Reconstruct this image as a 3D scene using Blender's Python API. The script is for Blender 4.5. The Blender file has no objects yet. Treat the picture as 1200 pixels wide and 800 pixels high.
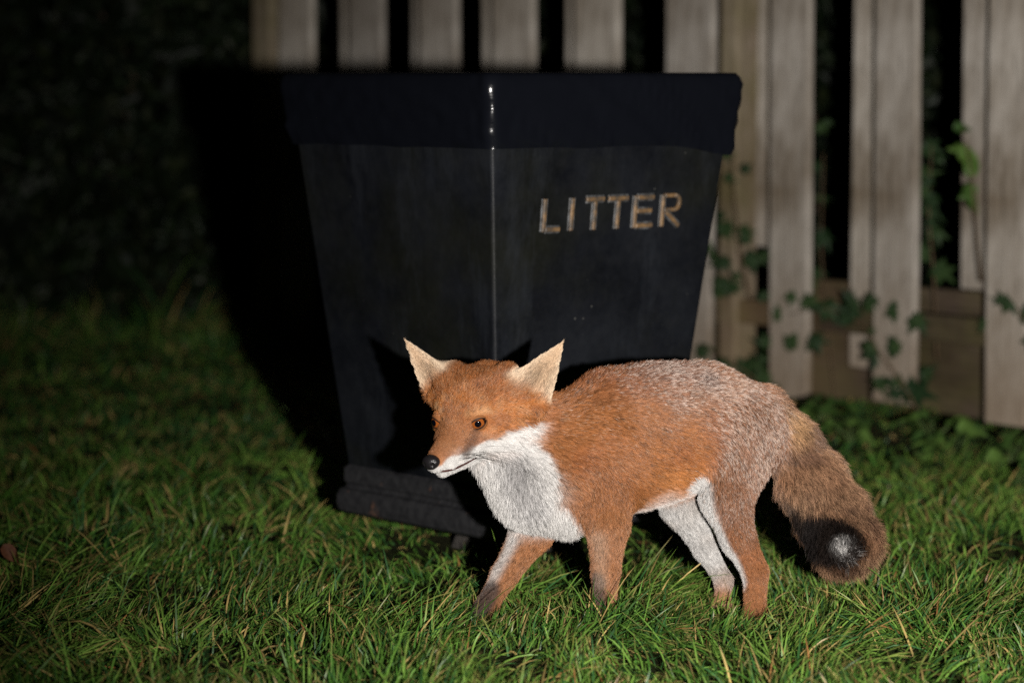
import bpy, bmesh, math, random
import numpy as np
from mathutils import Vector, Matrix
from mathutils.kdtree import KDTree

random.seed(7)
RNG = np.random.default_rng(11)
SC = bpy.context.scene
COL = SC.collection

# ------------------------------------------------------------------ camera
F_PX = 3300.0                 # focal length in photo pixels (1200 wide)
CAM_H = 0.90
PITCH = math.atan(310.0 / F_PX)
cam_d = bpy.data.cameras.new("camera")
cam = bpy.data.objects.new("camera", cam_d)
COL.objects.link(cam)
cam.location = (0, 0, CAM_H)
cam.rotation_euler = (math.pi / 2 - PITCH, 0, 0)
cam_d.sensor_width = 36.0
cam_d.lens = F_PX / 1200.0 * 36.0
cam_d.clip_start = 0.1
cam_d.clip_end = 400.0
cam_d.dof.use_dof = True
cam_d.dof.focus_distance = 4.60
cam_d.dof.aperture_fstop = 2.7
SC.camera = cam

# ------------------------------------------------------------------ night sky
world = bpy.data.worlds.new("World")
SC.world = world
world.use_nodes = True
wn = world.node_tree.nodes
wl = world.node_tree.links
sky = wn.new("ShaderNodeTexSky")
sky.sky_type = 'NISHITA'
sky.sun_disc = False
sky.sun_elevation = math.radians(-6.0)
sky.sun_rotation = math.radians(170.0)
wn["Background"].inputs[1].default_value = 0.05
wl.new(sky.outputs[0], wn["Background"].inputs[0])

# ------------------------------------------------------------------ the photographer's flash, beside the camera
fl_d = bpy.data.lights.new("flash", 'SPOT')
fl_d.energy = 1750.0
fl_d.color = (1.0, 0.955, 0.90)
fl_d.shadow_soft_size = 0.035
fl_d.spot_size = math.radians(45.0)
fl_d.spot_blend = 1.0
fl = bpy.data.objects.new("flash", fl_d)
COL.objects.link(fl)
fl.location = (0.45, 0.0, 0.86)
fl.rotation_euler = (Vector((0.76, 5.2, 0.28)) - Vector(fl.location)).to_track_quat('-Z', 'Y').to_euler()

SC.view_settings.view_transform = 'Standard'
SC.view_settings.look = 'None'
SC.view_settings.exposure = 0.0
SC.view_settings.gamma = 1.0
SC.cycles.use_denoising = False
SC.cycles.max_bounces = 5
SC.cycles.diffuse_bounces = 2
SC.cycles.glossy_bounces = 2
SC.cycles.transmission_bounces = 3
SC.cycles_curves.shape = 'RIBBONS'


# ------------------------------------------------------------------ helpers
def P3(px, py, Z):
    """world point seen at photo pixel (px,py) at distance Z along +Y"""
    c, s = math.cos(PITCH), math.sin(PITCH)
    u = (400.0 - py) / F_PX
    x = (px - 600.0) / F_PX
    y = c + u * s
    z = -s + u * c
    k = Z / y
    return np.array([x * k, Z, CAM_H + z * k])


def hash3(i, j, k, seed):
    h = (i * 374761393 + j * 668265263 + k * 2147483647 + seed * 1274126177) & 0xFFFFFFFF
    h = ((h ^ (h >> 13)) * 1274126177) & 0xFFFFFFFF
    h = h ^ (h >> 16)
    return (h & 0xFFFFFF) / float(0xFFFFFF)


def vnoise(P, scale, seed=0):
    """value noise 0..1 for (n,3) points"""
    Q = P * scale
    I = np.floor(Q).astype(np.int64)
    f = Q - I
    f = f * f * (3 - 2 * f)
    r = 0
    for a in (0, 1):
        for b in (0, 1):
            for c in (0, 1):
                w = (f[:, 0] if a else 1 - f[:, 0]) * (f[:, 1] if b else 1 - f[:, 1]) * (f[:, 2] if c else 1 - f[:, 2])
                r = r + w * hash3(I[:, 0] + a, I[:, 1] + b, I[:, 2] + c, seed)
    return r


def unit(v):
    return v / np.maximum(np.linalg.norm(v, axis=-1, keepdims=True), 1e-9)


def sm(e0, e1, x):
    t = np.clip((x - e0) / (e1 - e0), 0, 1)
    return t * t * (3 - 2 * t)


def link(name, data, mat=None, parent=None):
    o = bpy.data.objects.new(name, data)
    COL.objects.link(o)
    if mat is not None and not data.materials:
        data.materials.append(mat)
    if parent is not None:
        o.parent = parent
    return o


def tag(o, label=None, cat=None, group=None, kind=None):
    if label: o["label"] = label
    if cat: o["category"] = cat
    if group: o["group"] = group
    if kind: o["kind"] = kind
    return o


def empty(name, loc, rz=0.0):
    o = bpy.data.objects.new(name, None)
    COL.objects.link(o)
    o.location = loc
    o.rotation_euler = (0, 0, rz)
    o.empty_display_size = 0.05
    return o


def np_mesh(name, V, faces, col=None, smooth=True):
    """faces: list of (n,k) int arrays"""
    me = bpy.data.meshes.new(name)
    V = np.asarray(V, dtype=np.float32)
    me.vertices.add(len(V))
    me.vertices.foreach_set("co", V.ravel())
    li = np.concatenate([f.ravel() for f in faces]).astype(np.int32)
    tot = np.concatenate([np.full(len(f), f.shape[1], np.int32) for f in faces])
    st = np.concatenate([[0], np.cumsum(tot)[:-1]]).astype(np.int32)
    me.loops.add(len(li))
    me.loops.foreach_set("vertex_index", li)
    me.polygons.add(len(tot))
    me.polygons.foreach_set("loop_start", st)
    me.update(calc_edges=True)
    me.polygons.foreach_set("use_smooth", np.full(len(tot), smooth, bool))
    if col is not None:
        a = me.color_attributes.new("col", 'FLOAT_COLOR', 'POINT')
        c4 = np.ones((len(V), 4), np.float32)
        c4[:, :3] = col
        a.data.foreach_set("color", c4.ravel())
    me.validate()
    return me


def grid_faces(nu, nv, wrap=False):
    """quads for a grid whose vertices are ordered row by row (nv rows of nu)"""
    i = np.arange(nu if wrap else nu - 1)
    j = np.arange(nv - 1)
    I, J = np.meshgrid(i, j)
    I, J = I.ravel(), J.ravel()
    I2 = (I + 1) % nu
    return np.stack([J * nu + I, J * nu + I2, (J + 1) * nu + I2, (J + 1) * nu + I], 1)


def tube(name, pts, rad, n=8):
    pts = np.asarray(pts, float)
    rad = np.broadcast_to(np.asarray(rad, float), (len(pts),))
    T = unit(np.gradient(pts, axis=0))
    ref = np.array([0.31, 0.17, 0.93])
    A = unit(np.cross(T, ref))
    B = np.cross(T, A)
    an = np.linspace(0, 2 * np.pi, n, endpoint=False)
    V = pts[:, None] + rad[:, None, None] * (np.cos(an)[None, :, None] * A[:, None] + np.sin(an)[None, :, None] * B[:, None])
    V = V.reshape(-1, 3)
    f = grid_faces(n, len(pts), True)
    caps = [np.arange(n)[::-1][None], (np.arange(n) + (len(pts) - 1) * n)[None]]
    return np_mesh(name, V, [f] + caps)


# ---- materials
def new_mat(name):
    m = bpy.data.materials.new(name)
    m.use_nodes = True
    nt = m.node_tree
    return m, nt, nt.nodes["Principled BSDF"]


def N(nt, typ, **kw):
    n = nt.nodes.new(typ)
    for k, v in kw.items():
        if k in n.inputs:
            n.inputs[k].default_value = v
        else:
            setattr(n, k, v)
    return n


def noise(nt, scale, detail=4, rough=0.6, coord="Object", stretch=None):
    tc = N(nt, "ShaderNodeTexCoord")
    src = tc.outputs[coord]
    if stretch:
        mp = N(nt, "ShaderNodeMapping")
        mp.inputs["Scale"].default_value = stretch
        nt.links.new(src, mp.inputs[0])
        src = mp.outputs[0]
    n = N(nt, "ShaderNodeTexNoise")
    n.inputs["Scale"].default_value = scale
    n.inputs["Detail"].default_value = detail
    n.inputs["Roughness"].default_value = rough
    nt.links.new(src, n.inputs["Vector"])
    return n.outputs["Fac"]


def ramp(nt, fac, stops):
    r = N(nt, "ShaderNodeValToRGB")
    el = r.color_ramp.elements
    while len(el) < len(stops):
        el.new(0.5)
    for e, (p, c) in zip(el, stops):
        e.position = p
        e.color = (*c, 1) if len(c) == 3 else c
    nt.links.new(fac, r.inputs[0])
    return r.outputs[0]


def mix(nt, fac, a, b, blend='MIX'):
    m = N(nt, "ShaderNodeMix", data_type='RGBA', blend_type=blend)
    for sock, v in ((m.inputs[0], fac), (m.inputs[6], a), (m.inputs[7], b)):
        if hasattr(v, "is_linked"):
            nt.links.new(v, sock)
        else:
            sock.default_value = v if isinstance(v, (int, float)) else (*v, 1)
    return m.outputs[2]


def bump(nt, bs, h, strength=0.4, dist=0.01):
    b = N(nt, "ShaderNodeBump")
    b.inputs["Strength"].default_value = strength
    b.inputs["Distance"].default_value = dist
    nt.links.new(h, b.inputs["Height"])
    nt.links.new(b.outputs[0], bs.inputs["Normal"])


def attr_mat(name, rough=0.5, spec=0.3, transl=0.0):
    m, nt, bs = new_mat(name)
    a = N(nt, "ShaderNodeAttribute", attribute_name="col")
    nt.links.new(a.outputs["Color"], bs.inputs["Base Color"])
    bs.inputs["Roughness"].default_value = rough
    bs.inputs["Specular IOR Level"].default_value = spec
    if transl > 0:
        out = nt.nodes["Material Output"]
        t = N(nt, "ShaderNodeBsdfTranslucent")
        nt.links.new(a.outputs["Color"], t.inputs[0])
        mx = N(nt, "ShaderNodeMixShader")
        mx.inputs[0].default_value = transl
        nt.links.new(bs.outputs[0], mx.inputs[1])
        nt.links.new(t.outputs[0], mx.inputs[2])
        nt.links.new(mx.outputs[0], out.inputs[0])
    return m


def plain_mat(name, col, rough=0.5, spec=0.5, var=0.0, scale=20.0):
    m, nt, bs = new_mat(name)
    if var > 0:
        n = noise(nt, scale)
        lo = tuple(c * (1 - var) for c in col)
        hi = tuple(min(1, c * (1 + var)) for c in col)
        c = ramp(nt, n, [(0.3, lo), (0.7, hi)])
        nt.links.new(c, bs.inputs["Base Color"])
    else:
        bs.inputs["Base Color"].default_value = (*col, 1)
    bs.inputs["Roughness"].default_value = rough
    bs.inputs["Specular IOR Level"].default_value = spec
    return m


# ------------------------------------------------------------------ ground
FOX_Z = 4.66


def ground_h(x, y):
    """gentle lie of the lawn"""
    P = np.stack([np.asarray(x, float), np.asarray(y, float), np.zeros(np.shape(x))], -1).reshape(-1, 3)
    n = (vnoise(P, 1.3, 3) - 0.5) * 0.030 + (vnoise(P, 4.0, 4) - 0.5) * 0.014
    n = n - 0.012 * np.clip(P[:, 0] - 0.1, 0, 1.0)
    return n.reshape(np.shape(x))


def build_ground():
    xs = np.concatenate([[-60, -20, -8], np.arange(-4, 4.01, 0.08), [8, 20, 60]])
    ys = np.concatenate([[-10, 0, 2], np.arange(3, 12.01, 0.08), [16, 30, 80]])
    X, Y = np.meshgrid(xs, ys)
    Zh = ground_h(X, Y)
    V = np.stack([X, Y, Zh], -1).reshape(-1, 3)
    me = np_mesh("ground", V, [grid_faces(len(xs), len(ys))])
    m, nt, bs = new_mat("soil_and_thatch")
    n1 = noise(nt, 3.0, 5)
    n2 = noise(nt, 60.0, 4)
    c1 = ramp(nt, n1, [(0.35, (0.030, 0.028, 0.012)), (0.65, (0.022, 0.036, 0.010))])
    c2 = ramp(nt, n2, [(0.3, (0.4, 0.4, 0.4)), (0.7, (1.3, 1.2, 1.0))])
    nt.links.new(mix(nt, 1.0, c1, c2, 'MULTIPLY'), bs.inputs["Base Color"])
    bs.inputs["Roughness"].default_value = 0.9
    bs.inputs["Specular IOR Level"].default_value = 0.1
    bump(nt, bs, n2, 0.6, 0.02)
    tag(link("ground", me, m), kind="structure")


build_ground()

# bin placement (needed by the grass)
BETA = math.radians(40.5)
BIN_C = np.array([-0.0035, 5.418])
BR = np.array([math.cos(BETA), math.sin(BETA)])
BL = np.array([-math.sin(BETA), math.cos(BETA)])

# fence line: near at the right, running back to the left
FEN_R = P3(1175, 300, 7.25)
FEN_L = P3(350, 300, 9.60)
FEN_D = unit((FEN_R - FEN_L) * np.array([1, 1, 0]))        # along, to the right
FEN_N = np.array([FEN_D[1], -FEN_D[0], 0])                 # towards the camera


def fence_point(px, back=0.0):
    """distance along the fence (or a line set back behind it) at photo column px"""
    L0 = FEN_L - FEN_N * back
    dx = (px - 600.0) / F_PX / math.cos(PITCH)
    # (t*dx, t) on the line FEN_L + s*FEN_D
    A = np.array([[dx, -FEN_D[0]], [1.0, -FEN_D[1]]])
    t, s = np.linalg.solve(A, L0[:2])
    return s


# ------------------------------------------------------------------ grass
def build_grass():
    parts = []

    def zone(y0, y1, dens, lmul, wmul):
        w0, w1 = y0 * 0.205 + 0.28, y1 * 0.205 + 0.28
        n = int(dens * (y1 - y0) * (w0 + w1))
        y = RNG.uniform(y0, y1, n)
        x = RNG.uniform(-1, 1, n) * (y * 0.205 + 0.28)
        P = np.stack([x, y, np.zeros(n)], -1)
        keep = np.ones(n, bool)
        q = P[:, :2] - BIN_C
        a, b = np.abs(q @ BR), np.abs(q @ BL)
        keep &= np.maximum(a, b) > 0.115
        # nothing grows on the far side of the fence
        s = (P - FEN_L) @ FEN_N
        keep &= ~((s < -0.12) & ((P - FEN_L) @ FEN_D > -0.3))
        # bare earth round the foot of the bin
        r = np.maximum(a, b)
        bare = sm(0.26, 0.14, r)
        keep &= RNG.random(n) > bare * 0.75
        clump = vnoise(P, 9.0, 21)
        keep &= RNG.random(n) < 0.18 + 0.82 * sm(0.30, 0.62, clump)
        P = P[keep]
        parts.append((P, lmul, wmul))

    zone(3.75, 5.15, 25000, 1.15, 1.25)
    zone(5.15, 6.6, 10000, 1.2, 1.35)
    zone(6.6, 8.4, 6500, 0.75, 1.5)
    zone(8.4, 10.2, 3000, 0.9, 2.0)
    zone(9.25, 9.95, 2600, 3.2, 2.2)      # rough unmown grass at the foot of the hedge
    Vs, Cs, Fq, Ft = [], [], [], []
    off = 0
    for P, lm, wm in parts:
        n = len(P)
        tuft = vnoise(P, 5.0, 31)
        tuft2 = vnoise(P, 14.0, 32)
        L = (0.026 + 0.090 * np.clip(tuft - .15, 0, 1) ** 1.6 + 0.040 * tuft2 ** 1.5) * RNG.uniform(0.5, 1.35, n) * lm
        # shorter sward where the animal stands in front of the lens, long tuft by its forefeet
        tx, ty = P[:, 0], P[:, 1]
        tf = np.exp(-(((tx - 0.075) / 0.10) ** 2 + ((ty - 4.50) / 0.09) ** 2))
        tf2 = np.exp(-(((tx + 0.11) / 0.05) ** 2 + ((ty - 4.42) / 0.07) ** 2))
        L = L * (0.86 + 1.0 * tf + 0.6 * tf2)
        hind = np.exp(-(((tx - 0.36) / 0.09) ** 2 + ((ty - 4.62) / 0.10) ** 2))
        binr = np.exp(-((np.hypot(tx - BIN_C[0], ty - BIN_C[1] + .10) / 0.42) ** 4))
        fd = (P - FEN_L) @ FEN_N
        L = L * (1 - .55 * sm(.7, .15, fd) * ((P - FEN_L) @ FEN_D > -.2))
        L = L * (1 - .50 * hind) * (1 - .50 * binr)
        longb = RNG.random(n) < 0.035
        L[longb] *= 1.6
        az0 = (vnoise(P, 3.5, 41) * 2 - 1) * 3.2 + (vnoise(P, 11.0, 42) * 2 - 1) * 2.2
        az = az0 + RNG.normal(0, 0.75, n)
        lean = np.abs(RNG.normal(0.36, 0.26, n)) + 0.45 * sm(0.45, 0.8, tuft)
        bend = np.abs(RNG.normal(0.42, 0.40, n)) + 0.10
        W = RNG.uniform(0.0007, 0.0017, n) * wm
        base = P.copy()
        base[:, 2] = ground_h(P[:, 0], P[:, 1]) - 0.004
        d = np.stack([np.cos(az), np.sin(az), np.zeros(n)], -1)
        sd0 = np.stack([-np.sin(az), np.cos(az), np.zeros(n)], -1)
        tw = RNG.uniform(-1.2, 1.2, n)
        K = 5
        pos = base.copy()
        rows = []
        for k in range(K):
            t = k / (K - 1)
            th = lean + bend * t * 1.6
            dirv = d * np.sin(th)[:, None] + np.array([0, 0, 1.0]) * np.cos(th)[:, None]
            if k > 0:
                pos = pos + dirv * (L / (K - 1))[:, None]
            gmin = base[:, 2] + 0.006
            pos[:, 2] = np.maximum(pos[:, 2], gmin if k else base[:, 2])
            nrm = np.cross(sd0, dirv)
            ca, sa = np.cos(tw * (0.4 + t)), np.sin(tw * (0.4 + t))
            side = sd0 * ca[:, None] + nrm * sa[:, None]
            w = W * (0.75 + 0.6 * t) * (1 - t ** 2.2)
            if k < K - 1:
                rows.append(pos - side * w[:, None])
                rows.append(pos + side * w[:, None])
            else:
                rows.append(pos.copy())
        nv = len(rows)
        V = np.stack(rows, 1)
        # colour
        hue = RNG.random(n)
        g1 = np.array([0.042, 0.115, 0.016])
        g2 = np.array([0.135, 0.235, 0.040])
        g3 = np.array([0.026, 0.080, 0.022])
        straw = np.array([0.36, 0.26, 0.095])
        rust = np.array([0.22, 0.10, 0.035])
        m = vnoise(P, 4.0, 51)
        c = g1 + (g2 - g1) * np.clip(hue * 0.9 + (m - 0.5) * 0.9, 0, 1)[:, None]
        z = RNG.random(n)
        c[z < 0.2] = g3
        if lm < 1.0 or lm > 2: c[z < 0.6] = g3      # far lawn blades coloured darker, standing in for the flash's falloff
        dry = z > 0.92 - 0.05 * sm(0.5, 0.8, vnoise(P, 6.0, 52))
        c[dry] = straw * RNG.uniform(0.6, 1.1, (dry.sum(), 1))
        c[z > 0.99] = rust
        c = c * RNG.uniform(0.7, 1.75, (n, 1))
        C = np.repeat(c[:, None, :], nv, 1)
        tip = (RNG.random(n) < 0.32)
        C[tip, -1] = straw * 0.9
        C[tip, -2] = C[tip, -2] * 0.5 + straw * 0.4
        C[tip, -3] = C[tip, -3] * 0.6 + straw * 0.3
        C[:, :2] = C[:, :2] * 0.6 + np.array([0.10, 0.11, 0.05]) * 0.5
        b = off + np.arange(n) * nv
        for r in range(K - 2):
            Fq.append(np.stack([b + 2 * r, b + 2 * r + 1, b + 2 * r + 3, b + 2 * r + 2], 1))
        Ft.append(np.stack([b + nv - 3, b + nv - 2, b + nv - 1], 1))
        Vs.append(V.reshape(-1, 3)); Cs.append(C.reshape(-1, 3))
        off += n * nv
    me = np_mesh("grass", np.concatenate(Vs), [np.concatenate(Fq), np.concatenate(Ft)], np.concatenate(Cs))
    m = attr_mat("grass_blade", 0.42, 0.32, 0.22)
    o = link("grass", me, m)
    tag(o, "unmown green lawn grass with straw coloured blades round the fox", "grass", kind="stuff")
    print("grass blades tris", len(me.polygons))


build_grass()


# ------------------------------------------------------------------ leaf clouds and hedges
def leaf_cloud(name, P, size, cols, seed):
    n = len(P)
    r = np.random.default_rng(seed)
    az = r.uniform(0, 2 * np.pi, n)
    el = r.uniform(-0.5, 1.1, n)
    nrm = np.stack([np.cos(az) * np.cos(el), np.sin(az) * np.cos(el), np.sin(el)], -1)
    t = unit(np.cross(nrm, r.normal(size=(n, 3))))
    b = np.cross(nrm, t)
    L = size * r.uniform(0.6, 1.3, n)[:, None]
    fold = nrm * L * 0.18
    rows = [P - t * L, P - b * L * 0.5 + fold - t * L * 0.15, P - t * L * 0.05, P + b * L * 0.5 + fold - t * L * 0.15, P + t * L]
    V = np.stack(rows, 1).reshape(-1, 3)
    k = np.arange(n) * 5
    f = [np.stack([k, k + 1, k + 2], 1), np.stack([k, k + 2, k + 3], 1), np.stack([k + 1, k + 4, k + 2], 1), np.stack([k + 2, k + 4, k + 3], 1)]
    c = cols[r.integers(0, len(cols), n)] * r.uniform(0.6, 1.4, (n, 1))
    return np_mesh(name, V, [np.concatenate(f)], np.repeat(c, 5, 0), smooth=False)


M_LEAF = attr_mat("hedge_leaf", 0.55, 0.3, 0.15)
M_BARK = plain_mat("hedge_stem_bark", (0.07, 0.05, 0.035), 0.85, 0.2, 0.5, 40)


def hedge(x0, x1, y0, y1, h, n, label, seed, at=None, rz=0.0):
    r = np.random.default_rng(seed)
    root = empty("hedge", ((x0 + x1) / 2, (y0 + y1) / 2, 0))
    tag(root, label, "hedge")
    mid = Vector(root.location)
    P = np.stack([r.uniform(x0, x1, n), y0 + (y1 - y0) * r.random(n) ** 1.6, h * r.random(n) ** 0.9], -1)
    lump = vnoise(P * np.array([1, 0.3, 1]), 2.2, seed) * 0.34 + vnoise(P, 6.0, seed + 1) * 0.12
    P[:, 1] += lump
    keep = vnoise(P, 7.0, seed + 2) > 0.22
    P = P[keep]
    P[:, 2] *= 0.9 + 0.2 * vnoise(P * np.array([1, 1, 0]), 3.0, seed + 5)
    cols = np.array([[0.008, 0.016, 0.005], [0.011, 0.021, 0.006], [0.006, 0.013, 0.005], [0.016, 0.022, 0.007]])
    P -= np.array(mid)
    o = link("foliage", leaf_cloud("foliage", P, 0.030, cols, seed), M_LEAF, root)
    o["kind"] = "stuff"
    for k in range(int((x1 - x0) / 0.45)):
        x = x0 + 0.2 + k * 0.45 + r.uniform(-0.1, 0.1) - mid.x
        pts = [(x, 0.1, -0.05)]
        for q in range(1, 6):
            pts.append((x + r.normal(0, 0.06), 0.1 + r.normal(0, 0.05), h * 0.16 * q))
        link("stem", tube("stem", pts, np.linspace(0.022, 0.008, 6), 6), M_BARK, root)
    # dense dark twigs and dead leaves fill the inside of the hedge
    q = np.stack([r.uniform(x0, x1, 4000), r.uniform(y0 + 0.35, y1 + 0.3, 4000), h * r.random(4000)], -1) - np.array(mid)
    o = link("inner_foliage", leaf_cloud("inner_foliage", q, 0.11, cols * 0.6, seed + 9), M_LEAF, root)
    o["kind"] = "stuff"
    if at is not None:
        root.location = at
        root.rotation_euler = (0, 0, rz)


hedge(-5.2, -0.75, 9.75, 10.9, 1.9, 42000, "dark clipped hedge at the left behind the lawn", 5)
_c = (FEN_L + FEN_R) / 2 - FEN_N * 1.25 + FEN_D * 1.0
hedge(-2.6, 2.6, -0.5, 0.5, 1.9, 26000, "dark hedge growing close behind the wooden fence", 6, (_c[0], _c[1], 0), math.atan2(FEN_D[1], FEN_D[0]))


# ------------------------------------------------------------------ fence
def wood_mat(name, base, dark, green=0.0):
    m, nt, bs = new_mat(name)
    g = noise(nt, 14.0, 6, 0.65, stretch=(9, 9, 0.55))
    g2 = noise(nt, 3.0, 4, 0.6, stretch=(1.5, 1.5, 0.8))
    info = N(nt, "ShaderNodeObjectInfo")
    c = ramp(nt, g, [(0.30, dark), (0.50, base), (0.75, tuple(min(1, x * 1.18) for x in base))])
    st = ramp(nt, g2, [(0.36, (0.40, 0.35, 0.29)), (0.62, (1, 1, 1))])
    c = mix(nt, 1.0, c, st, 'MULTIPLY')
    rnd = ramp(nt, info.outputs["Random"], [(0.0, (0.80, 0.79, 0.78)), (0.5, (1, 0.98, 0.95)), (1.0, (1.12, 1.10, 1.06))])
    c = mix(nt, 1.0, c, rnd, 'MULTIPLY')
    # algae and soil splash on the lowest part of each board
    tc = N(nt, "ShaderNodeTexCoord")
    sp = N(nt, "ShaderNodeSeparateXYZ")
    nt.links.new(tc.outputs["Object"], sp.inputs[0])
    mr = N(nt, "ShaderNodeMapRange")
    mr.inputs[1].default_value = 0.42
    mr.inputs[2].default_value = 0.0
    nt.links.new(sp.outputs[2], mr.inputs[0])
    mu = N(nt, "ShaderNodeMath", operation='MULTIPLY')
    nt.links.new(mr.outputs[0], mu.inputs[0])
    nt.links.new(g2, mu.inputs[1])
    c = mix(nt, mu.outputs[0], c, (0.22, 0.14, 0.075))
    if green:
        gm = ramp(nt, noise(nt, 4.0, 5), [(0.40, (0, 0, 0)), (0.62, (green,) * 3)])
        c = mix(nt, gm, c, (0.15, 0.14, 0.045))
    nt.links.new(c, bs.inputs["Base Color"])
    bs.inputs["Roughness"].default_value = 0.85
    bs.inputs["Specular IOR Level"].default_value = 0.2
    bump(nt, bs, g, 0.35, 0.004)
    return m


M_PALE = wood_mat("weathered_pale_board", (0.50, 0.470, 0.432), (0.25, 0.225, 0.195))
M_POST = wood_mat("mossy_brown_post", (0.31, 0.26, 0.205), (0.19, 0.15, 0.11), 0.4)
M_GRAVEL = wood_mat("soil_stained_board", (0.080, 0.058, 0.044), (0.040, 0.030, 0.024), 0.3)


def board_mesh(name, w, t, z0, z1, seed, bevel=0.004):
    """a sawn board, worn round at the edges, slightly wavy; origin on the ground line"""
    r = random.Random(seed)
    bm = bmesh.new()
    prof = [(-w / 2 + bevel, -t / 2), (w / 2 - bevel, -t / 2), (w / 2, -t / 2 + bevel), (w / 2, t / 2 - bevel),
            (w / 2 - bevel, t / 2), (-w / 2 + bevel, t / 2), (-w / 2, t / 2 - bevel), (-w / 2, -t / 2 + bevel)]
    rows = []
    n = 9
    ph, am = r.uniform(0, 6), r.uniform(0.001, 0.0035)
    for k in range(n):
        u = k / (n - 1)
        z = z0 + (z1 - z0) * u
        dx = am * math.sin(ph + u * 5.0)
        s = 0.985 if k in (0, n - 1) else 1.0
        rows.append([bm.verts.new((x * s + dx, y * s, z + (r.uniform(-.003, .003) if k in (0, n - 1) else 0))) for x, y in prof])
    for k in range(n - 1):
        for i in range(8):
            bm.faces.new((rows[k][i], rows[k][(i + 1) % 8], rows[k + 1][(i + 1) % 8], rows[k + 1][i]))
    bm.faces.new(rows[0][::-1])
    bm.faces.new(rows[-1])
    bmesh.ops.recalc_face_normals(bm, faces=bm.faces)
    me = bpy.data.meshes.new(name)
    bm.to_mesh(me)
    bm.free()
    return me


def build_fence():
    root = empty("wooden_fence", tuple(FEN_L * np.array([1, 1, 0])), math.atan2(FEN_D[1], FEN_D[0]))
    tag(root, "weathered pale board fence standing behind the litter bin", "fence")
    # local x runs along the fence to the right, local -y towards the camera
    front = [(330, 372), (412, 454), (493, 540), (577, 629), (672, 728), (778, 838), (901, 951), (1022, 1076), (1154, 1208), (1292, 1346)]
    seed = 100
    ends = []
    for a, b in front:
        s0, s1 = fence_point(a), fence_point(b)
        seed += 1
        z0 = 0.02 + random.uniform(-0.015, 0.03)
        o = link("picket", board_mesh("picket", (s1 - s0) * 0.91, 0.022, z0, 1.55, seed), M_PALE, root)
        o.location = ((s0 + s1) / 2, 0, 0)
        ends.append((s0, s1))
    back = [403, 486, 568, 665, 882, 998, 1126, 1262]
    for k, a in enumerate(back):
        # the rear boards hang on the far side of the rails
        s0 = fence_point(a, 0.104)
        seed += 1
        z0 = {998: 0.10, 1126: 0.34, 882: 0.42}.get(a, 0.16)
        o = link("picket", board_mesh("picket", 0.125, 0.020, z0, 1.53, seed), M_PALE, root)
        o.location = (s0 + 0.0625, 0.104, 0)
    # post beside the bin, and one at the far end and beyond the right edge
    for a, b in ((839, 860), (296, 318), (1372, 1430)):
        s0, s1 = fence_point(a), fence_point(b)
        o = link("post", board_mesh("post", s1 - s0, 0.09, -0.1, 1.60, seed + a, 0.008), M_POST, root)
        o.location = ((s0 + s1) / 2, 0.052, 0)
    # rails and the low soil-stained board, cut between the posts
    p = [fence_point(c) for c in (318, 839, 860, 1372)]
    for (s0, s1) in ((p[0], p[1]), (p[2], p[3])):
        for z in (0.235, 1.28):
            bm = board_mesh("rail", 0.07, 0.076, 0, (s1 - s0) - 0.006, seed + int(z * 100))
            o = link("rail", bm, M_GRAVEL if z < 0.5 else M_PALE, root)
            o.rotation_euler = (0, math.pi / 2, 0)
            o.location = (s0 + 0.003, 0.0525, z)
        o = link("gravel_board", board_mesh("gravel_board", 0.36, 0.03, 0, (s1 - s0) - 0.006, seed + 77), M_GRAVEL, root)
        o.rotation_euler = (0, math.pi / 2, 0)
        o.location = (s0 + 0.003, 0.142, 0.15)
    return root


build_fence()


# ------------------------------------------------------------------ leafy plants by the fence
def leaf_mesh(name, L, W, lobes, seed):
    """a single leaf along +x, midrib folded, tip drooping"""
    r = random.Random(seed)
    nu, nv = 7, 5
    V = []
    for i in range(nu):
        t = i / (nu - 1)
        hw = W * (math.sin(math.pi * min(1, t * 0.94 + 0.06) ** 0.75)) ** 0.8 * (1 + lobes * math.sin(t * 9.0))
        if i == nu - 1: hw = 0.0004
        for j in range(nv):
            v = (j / (nv - 1)) * 2 - 1
            x = L * t
            y = hw * v
            z = abs(v) * hw * 0.35 - 0.35 * L * t * t + 0.06 * L * math.sin(t * 7 + v * 2 + seed) + r.uniform(-1, 1) * 0.008 * L
            V.append((x, y, z))
    return np_mesh(name, np.array(V), [grid_faces(nv, nu)])


def leaf_mat(name, c0, c1):
    m, nt, bs = new_mat(name)
    info = N(nt, "ShaderNodeObjectInfo")
    c = ramp(nt, info.outputs["Random"], [(0.0, c0), (1.0, c1)])
    n = ramp(nt, noise(nt, 45.0, 4), [(0.3, (0.7, 0.7, 0.7)), (0.7, (1.2, 1.2, 1.2))])
    nt.links.new(mix(nt, 1.0, c, n, 'MULTIPLY'), bs.inputs["Base Color"])
    bs.inputs["Roughness"].default_value = 0.6
    bs.inputs["Specular IOR Level"].default_value = 0.25
    return m


M_IVY = leaf_mat("dark_ivy_leaf", (0.012, 0.030, 0.010), (0.028, 0.054, 0.016))
M_WEED = leaf_mat("fresh_weed_leaf", (0.032, 0.075, 0.016), (0.080, 0.145, 0.028))
M_STEM = plain_mat("brown_plant_stem", (0.10, 0.065, 0.035), 0.7, 0.3, 0.3, 30)
M_GSTEM = plain_mat("green_plant_stem", (0.07, 0.11, 0.03), 0.6, 0.3, 0.3, 30)


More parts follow.
